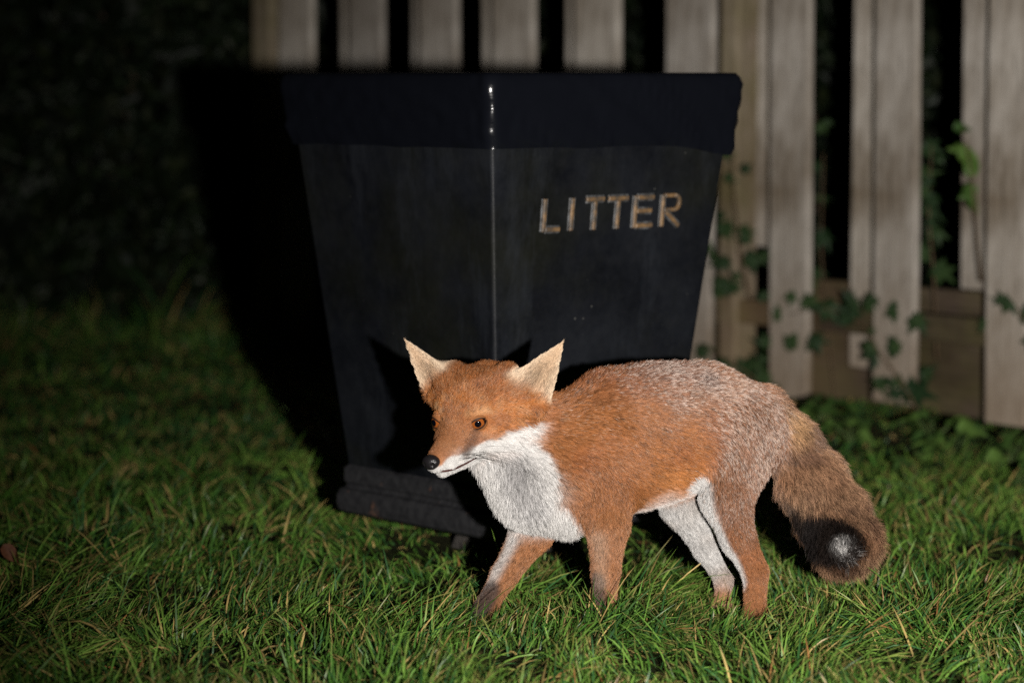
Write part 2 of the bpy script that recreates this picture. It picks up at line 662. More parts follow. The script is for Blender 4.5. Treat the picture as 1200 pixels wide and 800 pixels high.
def lobed_leaf(name, size, seed):
    """five-lobed ivy leaf, lobes folded down from the veins"""
    r = random.Random(seed)
    out = []
    for ang, rad in ((-150, .34), (-112, .62), (-84, .40), (-52, .80), (-26, .46), (0, 1.12), (26, .46), (52, .78), (84, .40), (112, .60), (150, .34)):
        a = math.radians(ang + r.uniform(-6, 6))
        q = rad * size * r.uniform(.88, 1.1)
        tip = rad > .5
        out.append((size * .30 + q * math.cos(a) * .75, q * math.sin(a) * .75, (-.16 if tip else .05) * size + r.uniform(-.04, .04) * size))
    V = [(size * .30, 0, .03 * size), (0, 0, 0)] + out
    n = len(out)
    tri = [(0, 2 + k, 3 + k) for k in range(n - 1)] + [(0, n + 1, 1), (0, 1, 2)]
    return np_mesh(name, np.array(V), [np.array(tri)], smooth=False)


LEAVES = [lobed_leaf("leaf", 0.066, 1), lobed_leaf("leaf", 0.058, 2), lobed_leaf("leaf", 0.072, 3), lobed_leaf("leaf", 0.062, 8)]
LEAVES_B = [leaf_mesh("leaf", 0.075, 0.030, 0.04, 4), leaf_mesh("leaf", 0.085, 0.036, 0.02, 5), leaf_mesh("leaf", 0.065, 0.033, 0.05, 6)]
for _l in LEAVES: _l.materials.append(M_IVY)
for _l in LEAVES_B: _l.materials.append(M_WEED)


def vine(stem_px, leaf_px, label, out=0.05, name="climbing_vine", cat="vine", leafset=LEAVES, sc=1.0):
    """a stem in front of (out>0) or behind (out<0) the fence, each leaf a part"""
    def wp(px, py, extra=0.0):
        s = fence_point(px)
        b = FEN_L + FEN_D * s + FEN_N * (out + extra)
        return P3(px + 0.0, py, b[1])
    pts = np.array([wp(x, y) for x, y in stem_px])
    base = pts[0].copy()
    root = empty(name, tuple(base))
    tag(root, label, cat)
    # smooth the stem
    t = np.linspace(0, len(pts) - 1, 5 * len(pts))
    sp = np.stack([np.interp(t, range(len(pts)), pts[:, k]) for k in range(3)], -1)
    sp[1:-1] = (sp[:-2] + sp[1:-1] * 2 + sp[2:]) / 4
    link("stem", tube("stem", sp - base, np.linspace(0.0035, 0.0015, len(sp)), 6), M_STEM, root)
    extra = [(x + random.uniform(-20, 20), y + random.uniform(-18, 18), random.uniform(-180, 180), s * random.uniform(.5, .75)) for x, y, a, s in leaf_px if leafset is LEAVES]
    for k, (x, y, ang, s) in enumerate(leaf_px + extra):
        p = wp(x, y, random.uniform(-0.01, 0.03)) - base
        o = bpy.data.objects.new("leaf", leafset[k % len(leafset)])
        COL.objects.link(o)
        o.parent = root
        o.location = p
        o.scale = (s * sc,) * 3
        # leaf blade faces the lens side, pointing ang degrees in the fence plane
        R = Matrix.Rotation(math.radians(ang), 3, 'Y') @ Matrix.Rotation(math.radians(random.uniform(40, 100)), 3, 'X')
        o.rotation_euler = R.to_euler()
    return root


vine([(1075, 480), (1060, 452), (1032, 415), (1010, 378), (965, 360), (925, 368)],
     [(905, 365, 5, 0.9), (938, 352, 10, 0.9), (958, 365, -10, 0.9), (985, 362, 15, 0.95), (1012, 352, 10, 0.95), (1062, 376, 5, 1.2),
      (1040, 358, 30, .8), (1018, 405, 50, 1.2), (1038, 408, -10, 1.0), (1048, 440, 30, 1.1), (1058, 455, 15, 1.1), (918, 404, -15, 0.9), (945, 398, 8, 0.9),
      (1030, 440, 75, .8), (1002, 372, 160, .7)],
     "trailing dark leaved bramble across the lower fence boards right of the fox", 0.07, "bramble", "bramble", LEAVES, 1.2)
vine([(1150, 330), (1143, 250), (1138, 200), (1128, 150)],
     [(1118, 152, -10, .7), (1122, 180, 10, .8), (1130, 200, -20, .8), (1132, 232, 40, .8), (1140, 215, 120, .7), (1126, 170, 150, .6)],
     "small green climbing vine on the rear board at the upper right of the fence", -0.03, sc=0.9, leafset=LEAVES_B)
vine([(1098, 420), (1095, 330), (1088, 250), (1092, 170)],
     [(1080, 170, 20, 1.0), (1075, 205, -5, 1.1), (1078, 240, 30, 1.1), (1085, 272, 10, 1.1), (1070, 300, -20, 1.0), (1090, 225, 70, 1.0), (1095, 310, 40, 1.0), (1080, 190, 140, .9)],
     "dark ivy growing up behind the wide gap in the fence at right", -0.16)
vine([(880, 350), (868, 300), (862, 240), (858, 170)],
     [(845, 178, 10, .7), (850, 205, 30, .7), (840, 268, 0, .9), (862, 275, -10, 1.0), (872, 300, 20, 1.1), (850, 305, 160, 1.0), (835, 330, 10, 1.0), (850, 340, -20, .9), (845, 300, 60, 0.9)],
     "ivy on the brown fence post beside the right edge of the bin", 0.10)
vine([(905, 470), (880, 440), (850, 420), (822, 405)],
     [(815, 408, 5, 1.0), (838, 425, 15, 1.0), (862, 432, -5, 1.1), (885, 438, 20, 1.1), (820, 440, 30, 1.0), (900, 455, 10, .9), (1000, 372, 20, .5)][:6],
     "low ivy at the foot of the fence just above the back of the fox", 0.10)
vine([(1215, 420), (1205, 380), (1190, 360)], [(1172, 355, 0, 1.0), (1196, 362, 10, 1.0), (1204, 390, 50, .9)],
     "ivy sprig at the right edge on the nearest pale board", 0.05)
vine([(985, 520), (975, 430), (962, 300), (965, 180)],
     [(950, 190, 20, .8), (955, 230, 10, .8), (960, 270, 60, .9), (950, 320, 0, .8), (968, 350, 40, .8), (955, 150, -10, .8)],
     "dark ivy behind the narrow gap in the fence above the tail of the fox", -0.22)


def weed(px, Z, label, seed, hgt=0.10, nl=9):
    r = random.Random(seed)
    x = (px - 600) / F_PX * Z
    root = empty("broadleaf_weed", (x, Z, float(ground_h(np.array([x]), np.array([Z]))[0])))
    tag(root, label, "weed", "broadleaf weeds along the foot of the fence")
    for k in range(nl):
        az = r.uniform(0, 2 * math.pi)
        h = hgt * r.uniform(0.3, 1.0)
        q = r.uniform(0.01, 0.05)
        top = np.array([q * math.cos(az), q * math.sin(az), h])
        link("stem", tube("stem", [np.array([0, 0, -0.01]), top * np.array([.4, .4, .6]), top], [0.002, 0.0016, 0.0012], 5), M_GSTEM, root)
        o = bpy.data.objects.new("leaf", LEAVES_B[k % 3])
        COL.objects.link(o)
        o.parent = root
        o.location = top
        o.scale = (r.uniform(0.5, 0.9),) * 3
        o.rotation_euler = (r.uniform(-.6, .6), r.uniform(-.5, .25), az)


weed_spots = [(968, 7.25, "broad leaved weed directly behind the tail of the fox", 0.07),
              (1000, 7.0, "leafy weed in the grass just right of the tail, below the trailing bramble", 0.05),
              (1098, 6.95, "green weed in the gap left of the nearest pale board", 0.08),
              (1120, 6.70, "tall bright weed at the left foot of the nearest pale board", 0.08),
              (1190, 6.55, "weed with large leaves at the right edge before the nearest board", 0.08),
              (1192, 6.15, "lowest weed at the right edge among the lawn grass", 0.07),
              (1085, 6.35, "small weed standing out in the lawn before the fence", 0.05)]
for k, (px, Z, lab, hg) in enumerate(weed_spots):
    weed(px, Z, lab, 300 + k, hg, 10)

# curled dead leaf lying at the left
dl = link("dead_leaf", leaf_mesh("dead_leaf", 0.075, 0.022, 0.06, 9), plain_mat("dry_brown_leaf", (0.10, 0.038, 0.018), 0.7, 0.3, 0.4, 30))
dl.location = tuple(P3(2, 640, 5.02) + np.array([0, 0, 0.0]))
dl.scale = (.6, .6, .6)
dl.rotation_euler = (math.radians(70), math.radians(40), 0.2)
tag(dl, "curled brown dead leaf caught in the grass at the left edge", "leaf")


# ------------------------------------------------------------------ litter bin
def square_ring(a, rad, n_c=5):
    """rounded square outline (side a), counter clockwise"""
    pts = []
    h = a / 2 - rad
    for cx, cy, a0 in ((h, h, 0), (-h, h, 90), (-h, -h, 180), (h, -h, 270)):
        for k in range(n_c):
            t = math.radians(a0 + 90 * k / (n_c - 1))
            pts.append((cx + rad * math.cos(t), cy + rad * math.sin(t)))
    return pts


def loft(name, prof, rad, cap_top=True, cap_bot=True, sub=1):
    """prof: list of (side, z)"""
    rows = [square_ring(a, rad if not isinstance(rad, (list, tuple)) else rad[i]) for i, (a, z) in enumerate(prof)]
    n = len(rows[0])
    V = np.array([(x, y, prof[i][1]) for i, r in enumerate(rows) for x, y in r])
    faces = [grid_faces(n, len(rows), True)]
    if cap_bot: faces.append(np.arange(n)[::-1][None])
    if cap_top: faces.append((np.arange(n) + (len(rows) - 1) * n)[None])
    me = np_mesh(name, V, faces, smooth=False)
    return me


def bin_paint():
    m, nt, bs = new_mat("worn_black_paint")
    n1 = noise(nt, 5.0, 6, 0.65)
    n2 = noise(nt, 38.0, 5, 0.7)
    n3 = noise(nt, 7.0, 6, 0.75, stretch=(1.0, 1.0, 0.22))
    c = ramp(nt, n1, [(0.32, (0.0020, 0.0025, 0.0040)), (0.68, (0.0095, 0.0108, 0.0140))])
    # faint green bloom
    gm = ramp(nt, noise(nt, 3.2, 4), [(0.45, (0, 0, 0)), (0.70, (0.8,) * 3)])
    c = mix(nt, gm, c, (0.0085, 0.009, 0.0045))
    # rain streaks
    stx = ramp(nt, n3, [(0.52, (0, 0, 0)), (0.80, (0.8,) * 3)])
    c = mix(nt, stx, c, (0.021, 0.024, 0.030))
    # small pale splashes
    vo = N(nt, "ShaderNodeTexVoronoi")
    vo.inputs["Scale"].default_value = 34.0
    tc = N(nt, "ShaderNodeTexCoord")
    nt.links.new(tc.outputs["Object"], vo.inputs["Vector"])
    sp = ramp(nt, vo.outputs["Distance"], [(0.035, (0.75,) * 3), (0.085, (0, 0, 0))])
    gate = ramp(nt, noise(nt, 9.0, 3), [(0.52, (0, 0, 0)), (0.66, (1, 1, 1))])
    c = mix(nt, mix(nt, 1.0, sp, gate, 'MULTIPLY'), c, (0.11, 0.11, 0.10))
    nt.links.new(c, bs.inputs["Base Color"])
    r = ramp(nt, n2, [(0.3, (0.38,) * 3), (0.7, (0.62,) * 3)])
    nt.links.new(r, bs.inputs["Roughness"])
    bs.inputs["Specular IOR Level"].default_value = 0.25
    bump(nt, bs, n2, 0.25, 0.004)
    return m


def rust_paint():
    m, nt, bs = new_mat("chipped_black_base_paint")
    n1 = noise(nt, 13.0, 5, 0.6)
    n2 = noise(nt, 60.0, 4, 0.6)
    c = ramp(nt, n2, [(0.3, (0.010, 0.010, 0.012)), (0.7, (0.026, 0.026, 0.028))])
    ch = ramp(nt, n1, [(0.60, (0, 0, 0)), (0.68, (0.8,) * 3)])
    c = mix(nt, ch, c, (0.13, 0.065, 0.040))
    nt.links.new(c, bs.inputs["Base Color"])
    bs.inputs["Roughness"].default_value = 0.6
    bs.inputs["Specular IOR Level"].default_value = 0.3
    bump(nt, bs, n1, 0.4, 0.006)
    return m


M_BIN = bin_paint()
M_BASE = rust_paint()
BIN_TOP_A, BIN_BOT_A, Z_BT, Z_BB = 0.605, 0.450, 0.865, 0.150


def build_bin():
    root = empty("litter_bin", (BIN_C[0], BIN_C[1], 0), BETA)
    tag(root, "black tapering square litter bin standing behind the fox", "litter bin")
    M = Matrix.Translation((BIN_C[0], BIN_C[1], 0)) @ Matrix.Rotation(BETA, 4, 'Z')
    Mi = M.inverted()
    body = link("body", loft("body", [(BIN_BOT_A, Z_BB), (BIN_BOT_A + 0.01, Z_BB + 0.046), (BIN_TOP_A, Z_BT), (BIN_TOP_A - 0.03, Z_BT), (BIN_BOT_A - 0.0, Z_BB + 0.25)],
                              0.007, cap_top=True, cap_bot=False), M_BIN, root)
    link("rim", loft("rim", [(0.560, 0.845), (0.612, 0.850), (0.622, 0.862), (0.622, 0.888), (0.610, 0.899), (0.570, 0.899), (0.560, 0.888), (0.560, 0.845)], 0.016, False, False), M_BIN, root)
    prof = [(0.430, 0.150), (0.456, 0.150), (0.470, 0.142), (0.470, 0.118), (0.462, 0.112), (0.466, 0.106), (0.482, 0.102), (0.490, 0.090), (0.492, 0.076), (0.486, 0.062), (0.470, 0.056)][::-1]
    link("plinth", loft("plinth", prof, 0.016), M_BASE, root)
    m_con, nt, bs = new_mat("rough_concrete")
    n1 = noise(nt, 18, 6, 0.7)
    nt.links.new(ramp(nt, n1, [(0.3, (0.02, 0.017, 0.015)), (0.7, (0.060, 0.052, 0.045))]), bs.inputs["Base Color"])
    bs.inputs["Roughness"].default_value = 0.95
    bump(nt, bs, n1, 0.9, 0.02)
    link("foot", loft("foot", [(0.20, -0.06), (0.17, 0.0), (0.14, 0.0555)], 0.02), m_con, root)

    # ---- lettering, raised and once gilded, on the right-hand face (local -y face)
    m_l, nt, bs = new_mat("worn_gilt_letter")
    n1 = noise(nt, 55, 4, 0.6)
    n2 = noise(nt, 130, 3, 0.6)
    c = ramp(nt, n1, [(0.36, (0.065, 0.050, 0.036)), (0.54, (0.15, 0.090, 0.042)), (0.75, (0.24, 0.145, 0.066))])
    tcz = N(nt, "ShaderNodeTexCoord")
    spz = N(nt, "ShaderNodeSeparateXYZ")
    nt.links.new(tcz.outputs["Object"], spz.inputs[0])
    mrz = N(nt, "ShaderNodeMapRange")
    mrz.inputs[1].default_value = 0.690
    mrz.inputs[2].default_value = 0.725
    nt.links.new(spz.outputs[2], mrz.inputs[0])
    muz = N(nt, "ShaderNodeMath", operation='MULTIPLY')
    nt.links.new(mrz.outputs[0], muz.inputs[0])
    nt.links.new(ramp(nt, noise(nt, 28, 3), [(0.35, (0.2,) * 3), (0.6, (1, 1, 1))]), muz.inputs[1])
    c = mix(nt, muz.outputs[0], c, (0.075, 0.073, 0.070))
    c = mix(nt, ramp(nt, n2, [(0.62, (0, 0, 0)), (0.75, (0.7,) * 3)]), c, (0.11, 0.11, 0.11))
    nt.links.new(c, bs.inputs["Base Color"])
    bs.inputs["Roughness"].default_value = 0.55
    m_e, nt, bs = new_mat("bare_grey_letter_edge")
    c = ramp(nt, noise(nt, 60, 4), [(0.40, (0.02, 0.02, 0.02)), (0.68, (0.10, 0.104, 0.108))])
    nt.links.new(c, bs.inputs["Base Color"])
    bs.inputs["Roughness"].default_value = 0.5

    # face frame in bin space
    slope = (BIN_TOP_A - BIN_BOT_A - 0.01) / 2 / (Z_BT - Z_BB - 0.046)
    upv = Vector((0, -slope, 1)).normalized()
    rt = Vector((1, 0, 0))
    nv = rt.cross(upv).normalized()            # outwards
    p0 = Vector((0, -(BIN_BOT_A + 0.01) / 2, Z_BB + 0.046))

    def on_face(px, py):
        w = Vector(P3(px, py, 5.0))
        c0 = Mi @ Vector((0, 0, CAM_H))
        d = (Mi @ w) - c0
        t = (p0 - c0).dot(nv) / d.dot(nv)
        q = c0 + d * t - p0
        return q.dot(rt), q.dot(upv)

    base_l, base_r = on_face(635, 272), on_face(796, 264)
    top_l, top_r = on_face(637, 235), on_face(795, 225)
    yb = (base_l[1] + base_r[1]) / 2
    H = ((top_l[1] + top_r[1]) / 2) - yb
    xs = {k: (on_face(a, 250)[0], on_face(b, 250)[0]) for k, (a, b) in
          {"L": (635, 656), "I": (664, 674), "T1": (685, 706), "T2": (711, 734), "E": (741, 764), "R": (773, 796)}.items()}
    print("letter z", (p0 + upv * yb).z, (p0 + upv * (yb + H)).z)
    sw = 0.0080

    def add_bar(bm, x0, y0, x1, y1, w, d0, d1, bev):
        """bar with a chamfered raised face in face coordinates"""
        dv = Vector((x1 - x0, y1 - y0))
        L = dv.length
        dv /= L
        nn = Vector((-dv.y, dv.x))
        def ring(off, d):
            out = []
            for sa, sb in ((0, -1), (1, -1), (1, 1), (0, 1)):
                q = Vector((x0, y0)) + dv * (L * sa + (off if sa == 0 else -off)) + nn * sb * (w / 2 - off)
                out.append(bm.verts.new(p0 + rt * q.x + upv * q.y + nv * d))
            return out
        r0, r1, r2 = ring(0, d0), ring(0, d1 - bev), ring(bev, d1)
        fs = []
        for A, B in ((r0, r1), (r1, r2)):
            for i in range(4):
                fs.append(bm.faces.new((A[i], A[(i + 1) % 4], B[(i + 1) % 4], B[i])))
        bm.faces.new(r2)

    def letter(ch, x0, x1):
        h = sw / 2
        top, bot, mid = yb + H, yb, yb + H * 0.52
        xm = (x0 + x1) / 2
        S = {"L": [(x0 + h, bot, x0 + h, top), (x0 + sw, bot + h, x1, bot + h)],
             "I": [(xm, bot, xm, top)],
             "T": [(xm, bot, xm, top - sw), (x0, top - h, x1, top - h)],
             "E": [(x0 + h, bot, x0 + h, top), (x0 + sw, bot + h, x1, bot + h), (x0 + sw, mid, x1 - 0.004, mid), (x0 + sw, top - h, x1, top - h)],
             "R": [(x0 + h, bot, x0 + h, top)]}[ch]
        bm = bmesh.new()
        be = bmesh.new()
        if ch == "R":
            # bowl and leg
            cx, cy, rr = x0 + sw, (top + mid - 0.004) / 2 + 0.001, (top - mid + 0.004) / 2 - h + 0.001
            pts = [(cx, cy + rr)] + [(cx + (x1 - cx - rr - h) + rr * math.sin(t), cy + rr * math.cos(t)) for t in np.linspace(0, math.pi, 9)] + [(cx, cy - rr)]
            for (a, b), (c, d) in zip(pts[:-1], pts[1:]):
                if math.hypot(c - a, d - b) > 1e-4:
                    add_bar(bm, a, b, c, d, sw * 0.9, -0.004, 0.0052, 0.001)
            S = S + [(cx + 0.006, mid - 0.004, x1 - h * 0.6, bot)]
        for s in S:
            add_bar(bm, *s, sw, -0.004, 0.0055, 0.0016)
            # the moulded step the letter rises from, rubbed back to grey
            add_bar(be, s[0], s[1], s[2], s[3], sw + 0.007, -0.005, 0.0028, 0.001)
        bmesh.ops.recalc_face_normals(bm, faces=bm.faces)
        me = bpy.data.meshes.new("letter")
        bm.to_mesh(me); bm.free()
        o = link("letter", me, m_l, root)
        bmesh.ops.recalc_face_normals(be, faces=be.faces)
        m2 = bpy.data.meshes.new("letter_edge")
        be.to_mesh(m2); be.free()
        link("letter_edge", m2, m_e, o)
    for k in ("L", "I", "T1", "T2", "E", "R"):
        letter(k[0], *xs[k])

    # ---- black plastic liner folded over the rim
    n_c, per = 9, 34
    cs = []
    ring = square_ring(1.0, 0.03, n_c)
    # resample the outline evenly
    R2 = np.array(ring + [ring[0]])
    seg = np.linalg.norm(np.diff(R2, axis=0), axis=1)
    cum = np.concatenate([[0], np.cumsum(seg)])
    nn = 420
    u = np.linspace(0, cum[-1], nn, endpoint=False)
    O = np.stack([np.interp(u, cum, R2[:, 0]), np.interp(u, cum, R2[:, 1])], -1)
    prof = [(0.500, 0.55), (0.545, 0.70), (0.556, 0.83), (0.566, 0.899), (0.590, 0.9075), (0.618, 0.907), (0.634, 0.899), (0.640, 0.886), (0.640, 0.872), (0.637, 0.858), (0.634, 0.845), (0.631, 0.832),
            (0.628, 0.819), (0.625, 0.806), (0.622, 0.793), (0.618, 0.780), (0.612, 0.772)]
    Vv = []
    for i, (a, z) in enumerate(prof):
        th = u / cum[-1]
        xy = O * a
        p = np.concatenate([xy, np.full((nn, 1), z)], 1)
        w = sm(4, 8, i)
        # long creases run round the bag, gently inclined
        q = np.stack([th * 9.0, np.full(nn, z * 55.0) + th * 60.0 + 3 * np.sin(th * 9), np.zeros(nn)], 1)
        q2 = np.stack([th * 26.0, np.full(nn, z * 120.0) - th * 70, np.ones(nn)], 1)
        disp = (np.abs(vnoise(q, 1.0, 71) - 0.5) * 2 - 0.4) * 0.0060 + (vnoise(q2, 1.0, 72) - 0.5) * 0.003
        disp = disp * w + 0.0015 * (1 - w)
        # crumpling at the corners
        corner = np.exp(-((np.abs(O[:, 0]) - np.abs(O[:, 1])) / 0.10) ** 2) * (np.abs(O).min(1) > 0.4)
        q3 = np.stack([th * 130, np.full(nn, z * 95), np.zeros(nn)], 1)
        disp = disp + corner * w * (vnoise(q3, 1.0, 73) - 0.5) * 0.007
        o_n = unit(O)
        p[:, :2] += o_n * disp[:, None]
        if i >= 12:
            # loose lower hem; sags towards the far right corner
            sag = -0.020 * np.exp(-((O[:, 0] - 0.47) / 0.16) ** 2) * (O[:, 1] < -0.35) + (vnoise(np.stack([th * 30, th * 0, th * 0], 1), 1.0, 74) - 0.5) * 0.004
            p[:, 2] += sag * (i - 11) / 5
            p[:, :2] -= o_n * (0.0 + np.clip(-sag, 0, 1) * 0.15)[:, None]
        Vv.append(p)
    me = np_mesh("bin_liner", np.concatenate(Vv), [grid_faces(nn, len(prof), True)])
    m, nt, bs = new_mat("black_polythene")
    bs.inputs["Base Color"].default_value = (0.0045, 0.0052, 0.0078, 1)
    bs.inputs["Roughness"].default_value = 0.20
    bs.inputs["Specular IOR Level"].default_value = 0.5
    n = noise(nt, 30.0, 5, 0.6, stretch=(0.35, 0.35, 2.0))
    bump(nt, bs, n, 0.2, 0.006)
    ln = link("bin_liner", me, m)
    ln.location = (BIN_C[0], BIN_C[1], 0)
    ln.rotation_euler = (0, 0, BETA)
    tag(ln, "black plastic liner bag folded over the rim of the litter bin", "bin liner")


build_bin()

# ------------------------------------------------------------------ FOX
PX = 1.0 / 710.0


def W(px, py, d=0.0):
    return P3(px, py, FOX_Z + d)


# head frame
YAW, HP = math.radians(29.5), math.radians(14)
HF = np.array([-math.sin(YAW) * math.cos(HP), -math.cos(YAW) * math.cos(HP), -math.sin(HP)])
HL = np.array([math.cos(YAW), -math.sin(YAW), 0.0])
HU = np.cross(HF, HL)
HU = HU if HU[2] > 0 else -HU
HO = W(543, 491, -0.115)
HS = 1.0


def H(f, l, u):
    return HO + HS * (HF * f + HL * l + HU * u)


BODY_L = np.array([math.sin(math.radians(25)), -math.cos(math.radians(25)), 0])
BACKW = np.array([math.cos(math.radians(25)), math.sin(math.radians(25)), 0])
DOWN = np.array([0, 0, -1.0])

ORANGE = np.array([0.42, 0.155, 0.045])
BODYO = np.array([0.300, 0.116, 0.040])
RUST = np.array([0.27, 0.095, 0.034])
WHITE = np.array([0.64, 0.62, 0.60])
GRIZ = np.array([0.31, 0.165, 0.105])
DARK = np.array([0.022, 0.018, 0.017])
CREAM = np.array([0.62, 0.44, 0.29])
LEGC = np.array([0.36, 0.160, 0.072])
TAILC = np.array([0.42, 0.255, 0.155])

# prims: a, b, ra, rb, squash, k, flow, colour, hair length, region
PR = []


def cone(a, b, ra, rb, col, hl, region, k=0.022, squash=1.0, flow=None):
    a, b = np.asarray(a, float), np.asarray(b, float)
    if flow is None:
        flow = b - a
    PR.append(dict(a=a, b=b, ra=ra, rb=rb, sq=squash, k=k, flow=unit(np.asarray(flow, float)), col=np.asarray(col, float), hl=hl, reg=region))


# torso
cone(W(668, 540, -.02), W(722, 517, .015), 58 * PX, 80 * PX, BODYO, .017, "body", .03, .80, BACKW + .35 * DOWN)
cone(W(722, 517, .015), W(772, 507, .05), 80 * PX, 77 * PX, BODYO, .017, "body", .03, .78, BACKW + .35 * DOWN)
cone(W(772, 507, .05), W(822, 498, .08), 77 * PX, 69 * PX, BODYO, .017, "body", .03, .76, BACKW + .35 * DOWN)
cone(W(822, 498, .08), W(862, 503, .105), 69 * PX, 57 * PX, GRIZ, .017, "body", .03, .80, BACKW + .6 * DOWN)
# neck and bib
cone(H(-.075, 0, -.02), W(668, 528, -.02), .052, 60 * PX, BODYO, .017, "neck", .03, .9, BACKW + .35 * DOWN)
cone(H(-.050, 0, -.055), W(622, 574, -.06), .034, 36 * PX, WHITE, .017, "bib", .03, 1, DOWN + .25 * BACKW)
cone(W(622, 574, -.06), W(662, 592, -.03), 37 * PX, 33 * PX, BODYO, .015, "bib", .03, 1, DOWN + .3 * BACKW)
# near foreleg
cone(W(705, 555, -.03), W(712, 612, -.052), 48 * PX, 24 * PX, BODYO, .014, "foreleg", .03, .8)
cone(W(712, 612, -.052), W(710, 668, -.058), 24 * PX, 15 * PX, LEGC, .009, "foreleg", .012)
cone(W(710, 668, -.058), W(708, 712, -.060), 15 * PX, 13 * PX, LEGC, .007, "foreleg", .010)
cone(W(708, 715, -.060), W(702, 724, -.078), 13 * PX, 13 * PX, LEGC * .5, .006, "paw", .010)
# far foreleg, stepping forward
cone(W(645, 578, .015), W(624, 622, .0), 38 * PX, 23 * PX, ORANGE, .013, "foreleg", .03, .85)
cone(W(624, 622, .0), W(592, 672, -.02), 23 * PX, 14.5 * PX, LEGC, .009, "foreleg", .012)
cone(W(592, 672, -.02), W(571, 708, -.035), 14.5 * PX, 12 * PX, LEGC, .007, "foreleg", .010)
cone(W(571, 710, -.036), W(561, 722, -.052), 12.5 * PX, 12.5 * PX, LEGC * .5, .006, "paw", .010)
# near hind leg
HGR = LEGC * np.array([.78, .70, .66])
cone(W(866, 515, .065), W(852, 580, .025), 56 * PX, 30 * PX, GRIZ, .016, "thigh", .03, .72, DOWN + .25 * BACKW)
cone(W(852, 582, .025), W(865, 632, .010), 29 * PX, 18 * PX, HGR, .011, "hindleg", .015)
cone(W(865, 630, .010), W(885, 670, .000), 19 * PX, 14 * PX, LEGC * np.array([.85, .78, .74]), .008, "hindleg", .012)
cone(W(885, 670, .000), W(885, 716, -.012), 14 * PX, 12 * PX, LEGC * np.array([.9, .85, .8]), .007, "hindleg", .010)
cone(W(885, 718, -.014), W(876, 731, -.034), 12.5 * PX, 13 * PX, LEGC * .8, .006, "paw", .010)
# far hind leg
cone(W(838, 530, .135), W(799, 590, .100), 46 * PX, 24 * PX, WHITE * .84, .014, "farthigh", .03, .75)
cone(W(799, 590, .100), W(826, 642, .080), 24 * PX, 12.5 * PX, WHITE * .84, .009, "farhind", .015)
cone(W(826, 642, .080), W(848, 680, .068), 12.5 * PX, 9.5 * PX, WHITE * .82, .007, "farhind", .012)
cone(W(848, 680, .068), W(846, 712, .058), 9.5 * PX, 9.5 * PX, LEGC, .006, "farhind", .010)
cone(W(846, 714, .056), W(835, 725, .038), 10.5 * PX, 11.5 * PX, CREAM * .6, .006, "paw", .010)
# tail
TP = [(893, 478, .12), (924, 520, .124), (949, 560, .115), (973, 600, .088), (990, 632, .045), (990, 640, -.003)]
TR = [23, 27, 31, 32, 30, 20]
for i in range(5):
    cone(W(*TP[i]), W(*TP[i + 1]), TR[i] * PX, TR[i + 1] * PX, TAILC, .026 + .003 * i, "tail", .02)
# head
cone(H(-.028, 0, .014), H(-.085, 0, .010), .047, .055, ORANGE, .011, "head", .02)
cone(H(.006, 0, -.004), H(-.035, 0, .016), .0315, .047, ORANGE, .008, "head", .02)
cone(H(.101, 0, -.037), H(.015, 0, -.015), .0165, .0275, ORANGE, .005, "muzzle", .022)
for s in (-1, 1):
    cone(H(.079, .010 * s, -.046), H(.020, .017 * s, -.040), .0135, .020, WHITE, .006, "muzzle", .010)
    cone(H(-.022, .026 * s, -.032), H(-.072, .054 * s, -.028), .0245, .037, ORANGE, .021, "cheek", .02, 1, -HF + .5 * HL * s - .45 * HU)
    cone(H(-.050, .037 * s, .034), H(-.064, .055 * s, .048), .033, .027, ORANGE, .010, "head", .02, 1, -HF + .4 * HU)
    # flesh at the outer root of the ear
    ec = W(508, 466, -.048) if s < 0 else W(634, 472, -.112)
    cone(ec, H(-.038, .040 * s, .006), .009, .030, ORANGE, .008, "head", .022, 1, -HF - .3 * HU)
    # cheekbone under the eye
    cone(H(.034, .019 * s, -.026), H(-.012, .034 * s, -.020), .0150, .0210, ORANGE, .006, "head", .016, 1, -HF)
    # brow ridge over the eye
    cone(H(.012, .026 * s, .015), H(-.014, .043 * s, .014), .010, .012, ORANGE, .006, "head", .012, 1, -HF)
cone(H(.085, 0, -.0600), H(-.01, 0, -.056), .0090, .024, WHITE, .006, "jaw", .008)
# toes
PAWS = [((702, 724, -.078), (-.45, -.9)), ((561, 722, -.052), (-.6, -.8)), ((876, 731, -.034), (-.5, -.85)), ((835, 725, .038), (-.5, -.85))]
for (pp, (dx, dy)) in PAWS:
    c = W(*pp)
    fw = unit(np.array([dx, dy, 0]))
    sd = np.array([-fw[1], fw[0], 0])
    for q, (u, v) in enumerate(((-.0150, .006), (-.0055, .014), (.0055, .014), (.0150, .006))):
        p = c + sd * u + fw * v + np.array([0, 0, -.004])
        cone(p, p + fw * .012 - np.array([0, 0, .004]), .0085, .0075, LEGC * .45, .004, "paw", .005)

# ears: tip, base, facing
EARS = []
for tip, base, face, w0 in ((W(474, 397, -.040), W(519, 455, -.045), HF * .90 - HL * .10 + .1 * HU, .0345),
                            (W(661, 399, -.125), W(612, 470, -.112), HF * .86 + HL * .36 + .1 * HU, .0400)):
    A = tip - base
    Ln = np.linalg.norm(A)
    A = A / Ln
    face = unit(face - A * (face @ A))
    EARS.append(dict(base=base, A=A, N=face, S=np.cross(A, face), L=Ln, w0=w0))
EYES = [(H(.0075, .0312, .0), unit(HF * .80 + HL * .50 + HU * .08)), (H(.0150, -.0345, .0), unit(HF * .85 - HL * .34 + HU * .08))]
EYE_R = 0.0146


